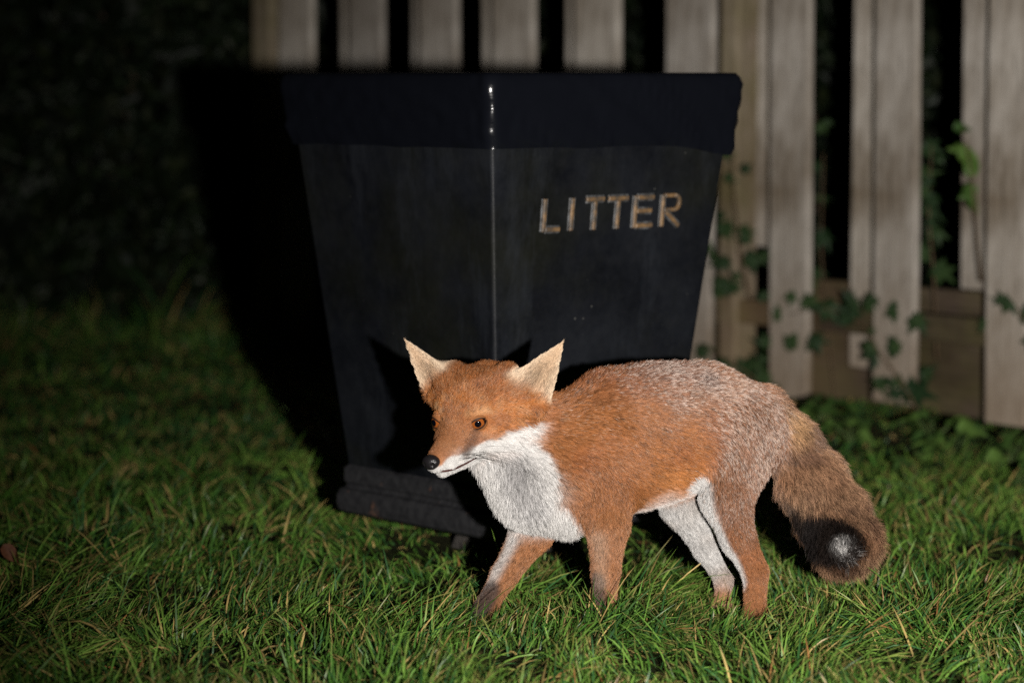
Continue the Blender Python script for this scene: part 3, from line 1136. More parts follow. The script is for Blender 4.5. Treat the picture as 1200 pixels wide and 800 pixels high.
def d_cone(P, pr):
    a, b = pr["a"], pr["b"]
    Q = P
    if pr["sq"] != 1.0:
        lat = (P - a) @ BODY_L
        lat = lat - ((b - a) @ BODY_L) * np.clip(((P - a) @ (b - a)) / ((b - a) @ (b - a)), 0, 1)
        Q = P + np.outer(lat * (1 / pr["sq"] - 1), BODY_L)
    ba = b - a
    h = np.clip(((Q - a) @ ba) / (ba @ ba), 0, 1)
    d = np.linalg.norm(Q - a - h[:, None] * ba, axis=1) - (pr["ra"] + (pr["rb"] - pr["ra"]) * h)
    return d


def ear_local(P, e):
    q = P - e["base"]
    return q @ e["A"] / e["L"], q @ e["S"], q @ e["N"]


def ear_hw(t, e):
    return e["w0"] * np.clip(1 - np.clip(t, 0, 1) ** 1.25, 0.0, 1) * (1 + .10 * np.sin(np.pi * np.clip(t, 0, 1))) + 0.0015


def d_ear(P, e):
    t, w, n = ear_local(P, e)
    hw = ear_hw(t, e)
    x = np.clip(w / hw, -1.3, 1.3)
    dish = (x * x) * .55 * hw - .45 * hw
    th = 0.0040 - 0.0012 * np.clip(t, 0, 1)
    d1 = (np.abs(n - dish) - th) * .85
    d2 = (np.abs(w) - hw) * .9
    d3 = (t - 1) * e["L"]
    d4 = (-.04 - t) * e["L"]
    return np.maximum(np.maximum(d1, d2), np.maximum(d3, d4))


def smin(a, b, k):
    h = np.clip(0.5 + 0.5 * (b - a) / k, 0, 1)
    return b + (a - b) * h - k * h * (1 - h)


def fox_mesh():
    h = 0.0034
    lo = np.min([np.minimum(p["a"] - p["ra"], p["b"] - p["rb"]) for p in PR], 0) - .03
    hi = np.max([np.maximum(p["a"] + p["ra"], p["b"] + p["rb"]) for p in PR], 0) + .03
    for e in EARS:
        tp = e["base"] + e["A"] * e["L"]
        lo = np.minimum(lo, tp - .03); hi = np.maximum(hi, tp + .03)
    n = np.ceil((hi - lo) / h).astype(int) + 1
    D = np.full(n, 0.05, np.float32)

    def region(pl, ph):
        i0 = np.clip(np.floor((pl - lo) / h).astype(int), 0, n - 1)
        i1 = np.clip(np.ceil((ph - lo) / h).astype(int) + 1, 1, n)
        sl = tuple(slice(i0[k], i1[k]) for k in range(3))
        g = np.meshgrid(*[lo[k] + h * np.arange(i0[k], i1[k]) for k in range(3)], indexing='ij')
        return sl, np.stack(g, -1).reshape(-1, 3), g[0].shape
    for p in PR:
        m = .035
        sl, pts, shp = region(np.minimum(p["a"] - p["ra"], p["b"] - p["rb"]) - m, np.maximum(p["a"] + p["ra"], p["b"] + p["rb"]) + m)
        d = d_cone(pts, p).reshape(shp)
        D[sl] = smin(D[sl], d, p["k"])
    # eye sockets
    for c, g in EYES:
        sl, pts, shp = region(c - .03, c + .03)
        d = np.linalg.norm(pts - (c + g * .007), axis=1).reshape(shp) - EYE_R * .80
        D[sl] = -smin(-D[sl], d, .003)
    for e in EARS:
        c = e["base"] + e["A"] * e["L"] * .5
        sl, pts, shp = region(c - .09, c + .09)
        d = d_ear(pts, e).reshape(shp)
        D[sl] = smin(D[sl], d, .018)
    # ---- surface nets
    S = D < 0
    corners = [(i, j, k) for i in (0, 1) for j in (0, 1) for k in (0, 1)]
    cnt = sum(S[i:n[0] - 1 + i, j:n[1] - 1 + j, k:n[2] - 1 + k].astype(np.int8) for i, j, k in corners)
    act = (cnt > 0) & (cnt < 8)
    idx = np.argwhere(act)
    vid = np.full(act.shape, -1, np.int64)
    vid[act] = np.arange(len(idx))
    val = {c: D[idx[:, 0] + c[0], idx[:, 1] + c[1], idx[:, 2] + c[2]] for c in corners}
    acc = np.zeros((len(idx), 3)); wt = np.zeros(len(idx))
    for c in corners:
        for ax in range(3):
            if c[ax] == 0:
                c2 = list(c); c2[ax] = 1; c2 = tuple(c2)
                v0, v1 = val[c], val[c2]
                x = (v0 < 0) != (v1 < 0)
                t = np.where(x, v0 / np.where(x, v0 - v1, 1), 0)
                p = np.tile(np.array(c, float), (len(idx), 1))
                p[:, ax] = t
                acc[x] += p[x]; wt[x] += 1
    V = lo + h * (idx + acc / wt[:, None])
    quads = []
    for ax in range(3):
        a1, a2 = (ax + 1) % 3, (ax + 2) % 3
        s0 = [slice(None)] * 3; s1 = [slice(None)] * 3
        s0[ax] = slice(0, -1); s1[ax] = slice(1, None)
        A, B = S[tuple(s0)], S[tuple(s1)]
        e = np.argwhere(A != B)
        e = e[(e[:, a1] > 0) & (e[:, a2] > 0) & (e[:, a1] < n[a1] - 1) & (e[:, a2] < n[a2] - 1)]
        flip = A[e[:, 0], e[:, 1], e[:, 2]]
        def cell(o1, o2):
            q = e.copy(); q[:, a1] -= o1; q[:, a2] -= o2
            return vid[q[:, 0], q[:, 1], q[:, 2]]
        Q = np.stack([cell(1, 1), cell(0, 1), cell(0, 0), cell(1, 0)], 1)
        Q[~flip] = Q[~flip][:, ::-1]
        quads.append(Q)
    Q = np.concatenate(quads)
    Q = Q[(Q >= 0).all(1)]
    # normals from the distance field
    G = np.stack(np.gradient(D, h), -1)
    gi = np.clip(np.round((V - lo) / h).astype(int), 0, n - 1)
    Nn = unit(G[gi[:, 0], gi[:, 1], gi[:, 2]])
    # light smoothing of the surface
    for it in range(3):
        s = np.zeros_like(V); c = np.zeros(len(V))
        for a in range(4):
            for b in (1, 3):
                np.add.at(s, Q[:, a], V[Q[:, (a + b) % 4]])
                np.add.at(c, Q[:, a], 1)
        V = V * .5 + .5 * s / np.maximum(c, 1)[:, None]
    fn = np.zeros_like(V)
    qn = np.cross(V[Q[:, 2]] - V[Q[:, 0]], V[Q[:, 3]] - V[Q[:, 1]])
    for a in range(4):
        np.add.at(fn, Q[:, a], qn)
    Nn = unit(fn)
    return V, Q, Nn


REGS = sorted(set(p["reg"] for p in PR)) + ["ear"]


def blob(P, px, py, d, r, soft=.5):
    """soft 0..1 mask round a body point, radius in photo pixels"""
    c = W(px, py, d)
    dist = np.linalg.norm(P - c, axis=1) / (r * PX)
    return sm(1.0, 1.0 - soft, dist)


def seg_mask(P, a, b, r, soft=.5):
    a, b = np.asarray(a), np.asarray(b)
    h = np.clip(((P - a) @ (b - a)) / ((b - a) @ (b - a)), 0, 1)
    dist = np.linalg.norm(P - a - h[:, None] * (b - a), axis=1) / r
    return sm(1.0, 1.0 - soft, dist)


def coat(P, Nn):
    """colour, hair length, flow, grizzle amount and lift at surface points"""
    n = len(P)
    D = np.stack([d_cone(P, p) for p in PR], 1)
    Wt = np.exp(-(D - D.min(1, keepdims=True)) / .006)
    Wt /= Wt.sum(1, keepdims=True)
    col = Wt @ np.stack([p["col"] for p in PR])
    hl = Wt @ np.array([p["hl"] for p in PR])
    flow = Wt @ np.stack([p["flow"] for p in PR])
    reg = {r: Wt[:, [i for i, p in enumerate(PR) if p["reg"] == r]].sum(1) for r in REGS if r != "ear"}
    griz = np.zeros(n)
    body = reg["body"] + reg["neck"] + reg["thigh"]

    def paint(mask, c):
        nonlocal col
        mask = np.clip(mask, 0, 1)[:, None]
        col = col * (1 - mask) + c * mask
    bib0 = sm(.02, -.01, P[:, 0] - W(640, 0, -.06)[0])
    nz = vnoise(P, 28.0, 81) - .5
    nz2 = vnoise(P, 70.0, 82) - .5
    up = Nn[:, 2]
    # saddle and rump: grizzled, brown with pale tips
    x = (P - W(760, 430, .04)) @ BACKW
    z = P[:, 2]
    zb = W(760, 500, .05)[2]
    saddle = sm(-.03, .10, (z - zb) + .48 * x + nz * .09)
    rump = sm(.00, .14, x + nz * .13 + .25 * (z - zb))
    g = np.clip(np.maximum(saddle * sm(-.25, .02, x), rump), 0, 1) * body
    paint(g * .85, GRIZ)
    gl = reg["hindleg"] * sm(W(0, 650, .04)[2], W(0, 585, .04)[2], z + nz * .05) * sm(-.02, .03, x)
    paint(gl * .7, GRIZ)
    griz = np.clip(np.maximum.reduce([g, gl * .8, .22 * body * sm(-.06, .06, (z - zb) + nz * .06) * (1 - bib0)]), 0, 1)
    paint(.85 * sm(.02, .11, (z - zb) + nz * .04) * sm(-.25, -.01, x) * sm(.12, .03, x) * body, np.array([.17, .080, .052]))
    paint(.65 * sm(.00, -.06, (z - zb) + nz * .05) * sm(-.10, .0, x) * sm(.10, .05, x) * reg["body"], np.array([.44, .190, .065]))
    # rusty shoulder and flank patches
    paint(.5 * blob(P, 800, 555, .02, 60) * body, ORANGE * 1.05)
    paint(.7 * sm(.42, .8, vnoise(P, 18.0, 83)) * body, RUST)
    paint(.6 * sm(.03, .10, z - zb) * sm(-.02, -.10, x) * body, RUST)
    # worn dark patches on the rump
    paint(.75 * blob(P, 823, 450, .03, 24, .8), np.array([.10, .06, .05]))
    paint(.80 * blob(P, 878, 487, .05, 22, .8), np.array([.11, .065, .055]))
    paint(.65 * blob(P, 870, 470, .055, 20, .8), np.array([.11, .065, .055]))
    # belly
    paint(.85 * sm(-.62, -.97, up + nz * .35) * reg["body"], WHITE)
    # bib: white throat and breast
    # px of the white/orange border of the breast at each height
    hts = [W(0, v, -.06)[2] for v in (502, 513, 554, 576, 608, 636, 660)]
    xbs = [W(v, 0, -.06)[0] for v in (603, 622, 659, 650, 679, 686, 640)]
    xb = np.interp(z, hts[::-1], xbs[::-1])
    bibm = sm(.011, -.011, P[:, 0] - xb + nz * .026 + nz2 * .014)
    bibm = bibm * sm(W(0, 500, -.06)[2], W(0, 516, -.06)[2], z + nz * .02) * sm(-.085, -.05, (P - W(650, 560, .0)) @ BODY_L)
    bibm = bibm * np.clip(reg["bib"] + reg["neck"] + reg["body"] + reg["foreleg"] * sm(W(0, 640, -.03)[2], W(0, 605, -.03)[2], z + nz * .04) + reg["cheek"] + reg["jaw"], 0, 1)
    paint(bibm, WHITE)
    paint(bibm * .55 * seg_mask(P, W(598, 540, -.11), W(622, 590, -.11), .045, .9), np.array([.27, .26, .265]))
    hl = hl + .006 * bibm * reg["bib"]
    # near thigh: white leading edge
    th = reg["thigh"] + reg["hindleg"]
    paint(seg_mask(P, W(818, 572, .01), W(832, 615, .015), .034, .4) * np.clip(th + reg["body"], 0, 1), WHITE)
    paint(seg_mask(P, W(834, 615, .010), W(858, 680, -.010), .029, .4) * th, WHITE * .95)
    paint(.6 * seg_mask(P, W(855, 600, .0), W(880, 655, .02), .022, .8) * th, np.array([.13, .065, .045]))
    # far thigh: white inside, rusty behind
    fh = reg["farthigh"] + reg["farhind"]
    paint(.7 * seg_mask(P, W(856, 640, .10), W(864, 690, .08), .018, .6) * fh, LEGC)
    paint(.45 * sm(.35, .7, vnoise(P, 34.0, 88)) * fh, np.array([.36, .31, .27]))
    paint(.8 * fh * sm(W(0, 680, .06)[2], W(0, 708, .06)[2], z), LEGC * .9)
    # forelegs: pale fronts, dark stockings
    fl = reg["foreleg"] + reg["paw"]
    paint(.85 * seg_mask(P, W(598, 632, -.03), W(572, 676, -.045), .024, .7) * fl, WHITE * .85)
    paint(.85 * seg_mask(P, W(572, 690, -.050), W(555, 722, -.065), .028, .45) * fl, DARK * 2.8)
    paint(.80 * seg_mask(P, W(696, 680, -.08), W(698, 724, -.085), .026, .5) * fl, DARK * 2.8)
    paint(.45 * seg_mask(P, W(700, 630, -.085), W(702, 680, -.09), .026, .8) * fl, np.array([.50, .36, .26]))
    # tail: brown guard hairs, black round a white tip, black with painted shade below
    tl = reg["tail"]
    lower = sm(.25, -.55, (P - W(955, 565, .12)) @ unit(np.array([.80, 0, .60])) / .05)
    paint(.6 * tl * (vnoise(P, 22.0, 85)), RUST * .8)
    paint(.55 * tl * sm(0.50, .72, vnoise(P, 34.0, 84)), np.array([.09, .05, .038]))
    paint(.75 * tl * blob(P, 922, 497, .09, 34, .8), np.array([.56, .33, .16]))
    paint(.97 * tl * seg_mask(P, W(906, 592, .09), W(950, 626, .05), .044, .40), DARK)  # black fur plus the shadow along the lower edge, painted in together
    paint(.97 * tl * seg_mask(P, W(954, 619, .04), W(986, 634, -.02), .042, .25), DARK)
    tipm = blob(P, 984, 632, -.045, 25, .4)
    hl = hl * (1 - .35 * tl * tipm)
    paint(tl * tipm, WHITE * .95)
    # ------------ head
    q = (P - HO) / HS
    f, l, u = q @ HF, q @ HL, q @ HU
    al = np.abs(l)
    hd = np.clip(reg["head"] + reg["muzzle"] + reg["cheek"] + reg["jaw"], 0, 1)
    paint(.30 * hd * sm(.45, .75, vnoise(P, 90.0, 86)), np.array([.58, .32, .16]))
    paint(.65 * hd * sm(.015, .045, u) * sm(.02, -.03, f), RUST * 1.05)
    paint(.55 * hd * sm(.45, .70, vnoise(P, 55.0, 87)), RUST)
    for s in (-1, 1):
        paint(.6 * hd * seg_mask(P, H(.022, .022 * s, .016), H(.000, .046 * s, .018), .010, .9), np.array([.62, .38, .20]))
    paint(.75 * hd * sm(.020, .050, f) * sm(-.034, -.020, u), np.array([.27, .115, .050]))
    # white cheek and lip: below a line from the nose to under the eye
    line = -.0300 - .09 * np.clip(f - .03, 0, 1) + .010 * sm(.0, -.05, f) - .020 * sm(-.065, -.10, f)
    wm = sm(.004, -.004, u - line + nz2 * .010) * sm(-.115, -.09, f)
    paint(wm * hd, WHITE * 1.02)
    # dark smudge from the inner corner of the eye to the whiskers
    for s in (-1, 1):
        paint(.78 * hd * seg_mask(P, H(.020, .030 * s, -.010), H(.052, .025 * s, -.038), .0150, .7), np.array([.060, .030, .018]))
        paint(.95 * hd * seg_mask(P, H(.016, .034 * s, -.003), H(.024, .028 * s, -.009), .006, .6), DARK)
        paint(.5 * hd * blob(P, 0, 0, 0, 1) if False else 0 * f, DARK)
    for c, g_ in EYES:
        dd = np.linalg.norm(P - c, axis=1)
        paint(.8 * sm(.0150, .0125, dd), DARK * 1.5)
    # chin pale, mouth line dark
    paint(hd * sm(-.052, -.056, u) * sm(.01, .03, f), WHITE * .9)
    hl = hl * (1 - .25 * hd * sm(.03, .07, f))
    # ------------ ears
    lift = np.full(n, .42)
    earm = np.zeros(n)
    for e in EARS:
        t, w, nn_ = ear_local(P, e)
        hw = ear_hw(t, e)
        near = (np.abs(nn_) < .04) * sm(.10, .26, t + nz * .15) * (t < 1.05) * sm(1.35, 1.1, np.abs(w) / hw)
        facing = Nn @ e["N"]
        front = sm(-.55, -.20, facing)
        c_in = CREAM[None] * np.ones((n, 1))
        c_in = c_in * (1 - .6 * (sm(.35, .0, t) * sm(-.9, .6, w / hw))[:, None]) + .6 * (sm(.35, .0, t) * sm(-.9, .6, w / hw))[:, None] * ORANGE
        edge = sm(.35, .95, np.abs(w) / hw)[:, None]
        c_in = c_in * (1 - .45 * edge) + .45 * edge * np.array([.74, .60, .45])
        c_in = c_in * (1 - .35 * (sm(.55, .1, np.abs(w + .25 * hw) / hw) * sm(.75, .25, t))[:, None])
        c_e = c_in * front[:, None] + (DARK * 1.6)[None] * (1 - front)[:, None]
        mk = near[:, None]
        col = col * (1 - mk) + c_e * mk
        hl = hl * (1 - near) + near * (.005 + .009 * front * sm(.7, .2, t) * sm(.95, .5, np.abs(w) / hw) - .0025 * sm(.8, .4, np.abs(facing)))
        flow = flow * (1 - mk) + (e["A"] + .25 * np.sign(w)[:, None] * e["S"] * -1) * mk
        griz *= 1 - near
        lift = lift * (1 - near) + .24 * near
        earm = np.maximum(earm, near)
    for c, g_ in EYES:
        hl = hl * (1 - .6 * sm(.026, .016, np.linalg.norm(P - c, axis=1)))
    # bare skin: eye openings, nose, lips
    bare = np.zeros(n)
    for c, g_ in EYES:
        bare = np.maximum(bare, np.linalg.norm(P - c, axis=1) < .0112)
    bare = np.maximum(bare, np.linalg.norm(P - H(.1125, 0, -.0320), axis=1) < .0145)
    return col, hl, unit(flow), griz, lift, bare, earm, reg, hd


def build_fox():
    V, Q, Nn = fox_mesh()
    col, hl, flow, griz, lift, bare, earm, reg, hd = coat(V, Nn)
    m_skin = attr_mat("fox_undercoat", 0.8, 0.1)
    me = np_mesh("fox", V, [Q], col * .8)
    fox = link("fox", me, m_skin)
    tag(fox, "red fox with white bib standing in the grass before the litter bin", "fox")
    print("fox verts", len(V))

    # ---- sample the surface
    A, B, C, Dd = V[Q[:, 0]], V[Q[:, 1]], V[Q[:, 2]], V[Q[:, 3]]
    T = np.concatenate([Q[:, [0, 1, 2]], Q[:, [0, 2, 3]]])
    ar = .5 * np.linalg.norm(np.cross(V[T[:, 1]] - V[T[:, 0]], V[T[:, 2]] - V[T[:, 0]]), axis=1)
    dens = (1 + .5 * earm) * np.interp(hl, [.004, .008, .014, .022, .04], [1.5e6, 1.3e6, 9.0e5, 7.0e5, 5.5e5])
    td = dens[T].mean(1) * ar
    print("fox area", ar.sum(), "hairs", td.sum())
    n = int(td.sum())
    ti = RNG.choice(len(T), n, p=td / td.sum())
    r1, r2 = np.sqrt(RNG.random(n)), RNG.random(n)
    w3 = np.stack([1 - r1, r1 * (1 - r2), r1 * r2], 1)
    P = (V[T[ti]] * w3[:, :, None]).sum(1)
    NN = unit((Nn[T[ti]] * w3[:, :, None]).sum(1))
    col, hl, flow, griz, lift, bare, earm, reg, hd = coat(P, NN)
    keep = bare < .5
    P, NN, col, hl, flow, griz, lift, earm, hd = [a[keep] for a in (P, NN, col, hl, flow, griz, lift, earm, hd)]
    tailw = reg["tail"][keep]
    bibw = reg["bib"][keep]
    # short hairs on the lids themselves
    for c, g in EYES:
        m = 2600
        z_ = unit(np.asarray(g)); xa = unit(np.cross(HU, z_)); ya = np.cross(z_, xa)
        tl_ = math.radians(16) * (1 if z_ @ HL > 0 else -1)
        xa, ya = xa * math.cos(tl_) + ya * math.sin(tl_), ya * math.cos(tl_) - xa * math.sin(tl_)
        ph = RNG.uniform(0, 2 * np.pi, m)
        ap_ = np.arcsin(np.clip(np.hypot(.0152 * np.cos(ph), .0080 * np.sin(ph)) / (EYE_R * 1.06), 0, .985))
        aa = ap_ + RNG.uniform(.17, 1.0, m) * (math.radians(105) - ap_) * .75
        dv = xa * (np.sin(aa) * np.cos(ph))[:, None] + ya * (np.sin(aa) * np.sin(ph))[:, None] + z_ * np.cos(aa)[:, None]
        P = np.concatenate([P, c + dv * EYE_R * (1.058 + .10 * np.sin(np.minimum(1, (aa - ap_) / (math.radians(112) - ap_) * 3) * np.pi / 2))[:, None]])
        NN = np.concatenate([NN, dv])
        out_ = xa * np.cos(ph)[:, None] + ya * np.sin(ph)[:, None]
        flow = np.concatenate([flow, unit(out_ * .8 - HF * .8 + HU * .1)])
        col = np.concatenate([col, np.array([.40, .155, .050]) * RNG.uniform(.35, 1.5, (m, 1))])
        hl = np.concatenate([hl, np.full(m, .0060)])
        griz, earm, tailw, bibw = [np.concatenate([a_, np.zeros(m)]) for a_ in (griz, earm, tailw, bibw)]
        lift = np.concatenate([lift, np.full(m, .32)])
        hd = np.concatenate([hd, np.ones(m)])
    n = len(P)
    # ---- clumps: hairs lean together in locks
    ns = n // 7
    seeds = RNG.choice(n, ns, replace=False)
    kd = KDTree(ns)
    for i, s in enumerate(seeds):
        kd.insert(P[s], i)
    kd.balance()
    cl = np.array([kd.find(p)[1] for p in P])
    fl_n = np.stack([vnoise(P, 24.0, 90 + k) - .5 for k in range(3)], 1)
    fl_c = RNG.normal(0, 1, (ns, 3))
    fl_s = (fl_c[cl] * .15 + fl_n * .6) * (1 - .75 * earm)[:, None]
    t = flow + fl_s
    t = t - NN * (t * NN).sum(1, keepdims=True)
    t = unit(t)
    L = hl * (1 + .10 * earm) * RNG.uniform(.65, 1.15, n) * (.9 + .25 * RNG.random(ns)[cl])
    lf = lift + RNG.normal(0, .10, n) + .15 * tailw + .1 * bibw
    d0 = t * np.cos(lf + .25)[:, None] + NN * np.sin(lf + .25)[:, None]
    d1 = t * np.cos(lf - .25)[:, None] + NN * np.sin(lf - .25)[:, None]
    d0 = unit(d0 + RNG.normal(0, .07, (n, 3)))
    d1 = unit(d1 + RNG.normal(0, .10, (n, 3)) * (1 - .6 * earm)[:, None])
    K = 5
    pts = np.zeros((n, K, 3))
    pts[:, 0] = P - NN * .001
    for k in range(1, K):
        s = (k - .5) / (K - 1)
        dv = unit(d0 * (1 - s) + d1 * s)
        dv[:, 2] -= .10 * s * np.clip(hl / .03, 0, 1)
        pts[:, k] = pts[:, k - 1] + dv * (L / (K - 1))[:, None]
    # pull towards the lock's own line
    lead = pts[seeds][cl]
    off0 = pts[:, :1] - lead[:, :1]
    cs = np.clip(hl / .02, .25, 1)[:, None, None]
    s = np.linspace(0, 1, K)[None, :, None]
    tgt = lead + off0 * .30
    kk = ((.34 + .22 * griz) * (1 - .6 * earm))[:, None, None] * cs * s ** 1.3
    pts = pts * (1 - kk) + tgt * kk
    # ---- colour along each hair
    var = (1 + RNG.normal(0, .18, n) * (1 - .4 * sm(.5, .6, col[:, 2])) + .20 * (1 - .5 * sm(.5, .6, col[:, 2])) * RNG.normal(0, 1, ns)[cl])[:, None]
    base = np.clip(col * var, .004, .95)
    C = np.repeat(base[:, None, :], K, 1)
    s1 = np.linspace(0, 1, K)
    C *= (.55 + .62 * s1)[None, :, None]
    rr = RNG.random(n)
    lockr = RNG.random(ns)[cl]
    # grizzle: agouti hairs with a dark root band and a pale tip
    gz = rr * .40 + lockr * .60 < griz * .50
    tipc = np.array([.70, .56, .48])
    C[gz, 3] = C[gz, 3] * .35 + tipc * .62
    C[gz, 4] = tipc * .95
    C[gz, 1] *= .6
    dk = (rr > 1 - .30 * griz) & ~gz
    C[dk] *= .35
    # a few pale and a few black guard hairs everywhere in the coat
    dk2 = (RNG.random(n) * .6 + .4 * lockr < .17 - .05 * hd) & (col[:, 2] < .4) & (earm < .3)
    C[dk2] *= .45
    ow = (RNG.random(n) * .6 + .4 * lockr < .15 + .12 * hd * (P[:, 2] > (HO + .012 * HU)[2])) & (col[:, 0] > .25) & (col[:, 2] < .3)
    C[ow, 3:] = C[ow, 3:] * .4 + np.array([.62, .40, .24]) * .6
    tw_ = (RNG.random(n) < .28) & (tailw > .6) & (col[:, 0] > .5)
    C[tw_] *= .12
    tt = (RNG.random(n) < .35) & (tailw > .6) & (col[:, 0] < .5)
    C[tt, 3:] *= .35
    # ---- curves
    cu = bpy.data.hair_curves.new("fur")
    cu.add_curves([K] * n)
    cu.points.foreach_set("position", pts.astype(np.float32).ravel())
    rad = cu.attributes.get("radius") or cu.attributes.new("radius", 'FLOAT', 'POINT')
    rb = (.00027 * np.clip(hl / .016, .62, 1.15))[:, None] * np.array([1.0, 1.0, .85, .55, .12])[None]
    rad.data.foreach_set("value", rb.astype(np.float32).ravel())
    ca = cu.attributes.new("col", 'FLOAT_COLOR', 'POINT')
    c4 = np.ones((n, K, 4), np.float32)
    c4[:, :, :3] = np.clip(C, 0.003, .95)
    ca.data.foreach_set("color", c4.ravel())
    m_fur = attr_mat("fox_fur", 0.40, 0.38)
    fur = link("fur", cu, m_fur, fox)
    fur["kind"] = "stuff"

    # ---- eyes
    def cap(name, r, ang, parent, mat, n_s=24, n_r=8):
        V = [(0, 0, r)]
        for i in range(1, n_r + 1):
            a = ang * i / n_r
            for j in range(n_s):
                b = 2 * math.pi * j / n_s
                V.append((r * math.sin(a) * math.cos(b), r * math.sin(a) * math.sin(b), r * math.cos(a)))
        tri = np.array([(0, 1 + j, 1 + (j + 1) % n_s) for j in range(n_s)])
        qd = np.array([(1 + i * n_s + j, 1 + (i + 1) * n_s + j, 1 + (i + 1) * n_s + (j + 1) % n_s, 1 + i * n_s + (j + 1) % n_s) for i in range(n_r - 1) for j in range(n_s)])
        return link(name, np_mesh(name, np.array(V), [tri, qd]), mat, parent)
    m_eye = plain_mat("eye_dark", (0.006, 0.004, 0.003), 0.06, 0.6)
    m_pupil = plain_mat("eye_pupil", (0.002, 0.002, 0.004), 0.04, 0.6)
    m_iris, nt, bs = new_mat("eye_iris")
    nt.links.new(ramp(nt, noise(nt, 900, 3, 0.6), [(0.3, (0.17, 0.042, 0.008)), (0.7, (0.34, 0.100, 0.020))]), bs.inputs["Base Color"])
    bs.inputs["Roughness"].default_value = 0.08
    m_lid = attr_mat("eyelid_skin", 0.6, 0.15)
    for c, g in EYES:
        ball = cap("eye", EYE_R, math.pi * .6, fox, m_eye)
        z = Vector(g)
        xax = Vector(HU).cross(z).normalized()
        yax = z.cross(xax)
        # outer corner of the eye set higher than the inner one
        tilt = math.radians(16) * (1 if (np.asarray(g) @ HL) > 0 else -1)
        xax, yax = xax * math.cos(tilt) + yax * math.sin(tilt), yax * math.cos(tilt) - xax * math.sin(tilt)
        Rm = Matrix((xax, yax, z)).transposed().to_4x4()
        ball.matrix_local = Matrix.Translation(Vector(c)) @ Rm
        cap("iris", EYE_R * 1.012, math.radians(44), ball, m_iris)
        cap("pupil", EYE_R * 1.024, math.radians(22), ball, m_pupil)
        # lids: a shell over the ball with an almond opening, dark at its margin
        nth, nr = 40, 17
        th = np.linspace(0, 2 * np.pi, nth, endpoint=False)
        side = 1.0 if (np.asarray(g) @ HL) > 0 else -1.0
        inner = np.cos(th) * np.array(xax).dot(HF) > 0
        hx = .0150
        hy = np.where(np.sin(th) > 0, .0062, .0068)
        ax_ = hx * np.cos(th)
        ay_ = hy * np.sign(np.sin(th)) * np.abs(np.sin(th)) ** 1.25
        ap = np.arcsin(np.clip(np.hypot(ax_, ay_) / (EYE_R * 1.06), 0, .985))
        phi = np.arctan2(ay_, ax_)
        VV, CC = [], []
        for q in range(nr):
            t = q / (nr - 1)
            a = ap + (np.maximum(math.radians(112), ap + .3) - ap) * t
            rr = EYE_R * (1.05 + .10 * math.sin(min(1, t * 3) * math.pi / 2))
            VV.append(np.stack([rr * np.sin(a) * np.cos(phi), rr * np.sin(a) * np.sin(phi), rr * np.cos(a)], -1))
            k = sm(.07, .19, np.full(nth, t))[:, None]
            CC.append(np.array([.008, .006, .006]) * (1 - k) + np.array([.24, .096, .034]) * k)
        lid = link("eyelid", np_mesh("eyelid", np.concatenate(VV), [grid_faces(nth, nr, True)], np.concatenate(CC)), m_lid, fox)
        lid.matrix_local = Matrix.Translation(Vector(c)) @ Rm

    # ---- nose
    bm = bmesh.new()
    bmesh.ops.create_icosphere(bm, subdivisions=4, radius=1.0)
    for v in bm.verts:
        x, y, z = v.co          # x forward, y side, z up
        s = 1.0 - .22 * max(0, -z)
        v.co = Vector((x * .0120, y * .0155 * s, z * .0125))
        for sy in (-1, 1):
            dn = (v.co - Vector((.0100, sy * .0072, -.0015))).length
            v.co -= Vector((.0036, 0, 0)) * math.exp(-(dn / .0032) ** 2)
        v.co -= Vector((.0012, 0, 0)) * math.exp(-(v.co.y / .0009) ** 2) * (1 if v.co.z < .002 else 0)
    me = bpy.data.meshes.new("nose")
    bm.to_mesh(me); bm.free()
    me.polygons.foreach_set("use_smooth", np.ones(len(me.polygons), bool))
    m_nose, nt, bs = new_mat("nose_leather")
    bs.inputs["Base Color"].default_value = (0.010, 0.009, 0.010, 1)
    bs.inputs["Roughness"].default_value = 0.32
    vo = N(nt, "ShaderNodeTexVoronoi")
    vo.inputs["Scale"].default_value = 900.0
    tc = N(nt, "ShaderNodeTexCoord")
    nt.links.new(tc.outputs["Object"], vo.inputs["Vector"])
    bump(nt, bs, vo.outputs["Distance"], 0.35, 0.0008)
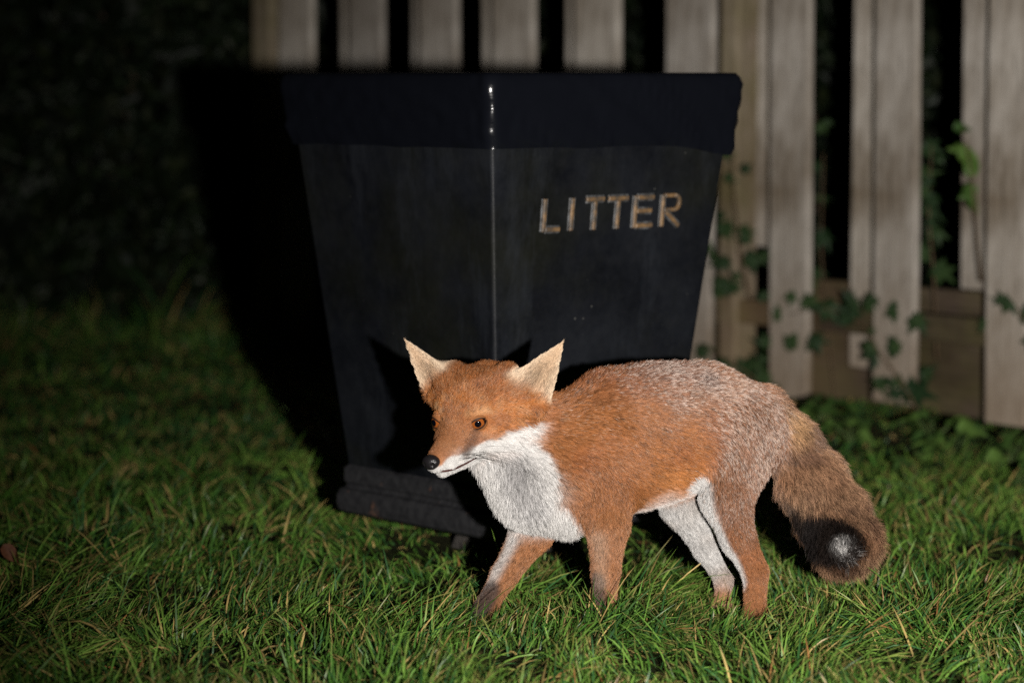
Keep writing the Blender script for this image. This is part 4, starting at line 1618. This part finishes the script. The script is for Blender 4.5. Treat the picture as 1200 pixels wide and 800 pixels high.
    nose = link("nose", me, m_nose, fox)
    Rm = Matrix((Vector(HF), Vector(HL), Vector(HU))).transposed().to_4x4()
    nose.matrix_local = Matrix.Translation(Vector(H(.1125, 0, -.0320))) @ Rm

    # ---- lips: a dark pink line each side, slightly open
    m_lip = plain_mat("lip_skin", (0.060, 0.024, 0.021), 0.4, 0.4, 0.6, 200)
    for s in (-1, 1):
        pts = [H(.1060, .002 * s, -.0500), H(.094, .0140 * s, -.0535), H(.076, .0215 * s, -.0545), H(.058, .0270 * s, -.0545), H(.042, .0315 * s, -.0535), H(.030, .0345 * s, -.0530)]
        tt = np.linspace(0, 5, 26)
        sp = np.stack([np.interp(tt, range(6), [p[k] for p in pts]) for k in range(3)], -1)
        for _ in range(3):
            sp[1:-1] = (sp[:-2] + 2 * sp[1:-1] + sp[2:]) / 4
        link("lip", tube("lip", sp, np.interp(tt, [0, 1, 2, 3, 5], [.0011, .0019, .0023, .0016, .0008]), 8), m_lip, fox)

    # ---- whiskers
    wp = []
    r = random.Random(5)
    for s in (-1, 1):
        for k in range(15):
            b = H(.052 + r.uniform(-.016, .020), (.0255 + r.uniform(-.003, .003)) * s, -.041 + r.uniform(-.008, .006))
            Lw = r.uniform(.055, .100)
            dr = unit(-HF * r.uniform(.5, 1.3) + HL * s * r.uniform(.4, .9) - HU * r.uniform(-.10, .40))
            row = []
            for q in range(6):
                u_ = q / 5
                row.append(b + dr * Lw * u_ - HU * .022 * u_ * u_)
            wp.append(row)
    wp = np.array(wp)
    cw = bpy.data.hair_curves.new("whiskers")
    cw.add_curves([6] * len(wp))
    cw.points.foreach_set("position", wp.astype(np.float32).ravel())
    rad = cw.attributes.get("radius") or cw.attributes.new("radius", 'FLOAT', 'POINT')
    rad.data.foreach_set("value", np.tile(np.linspace(.00026, .00007, 6), len(wp)).astype(np.float32))
    wk = link("whiskers", cw, plain_mat("whisker", (0.02, 0.016, 0.014), 0.4, 0.4), fox)
    wk["kind"] = "stuff"


build_fox()
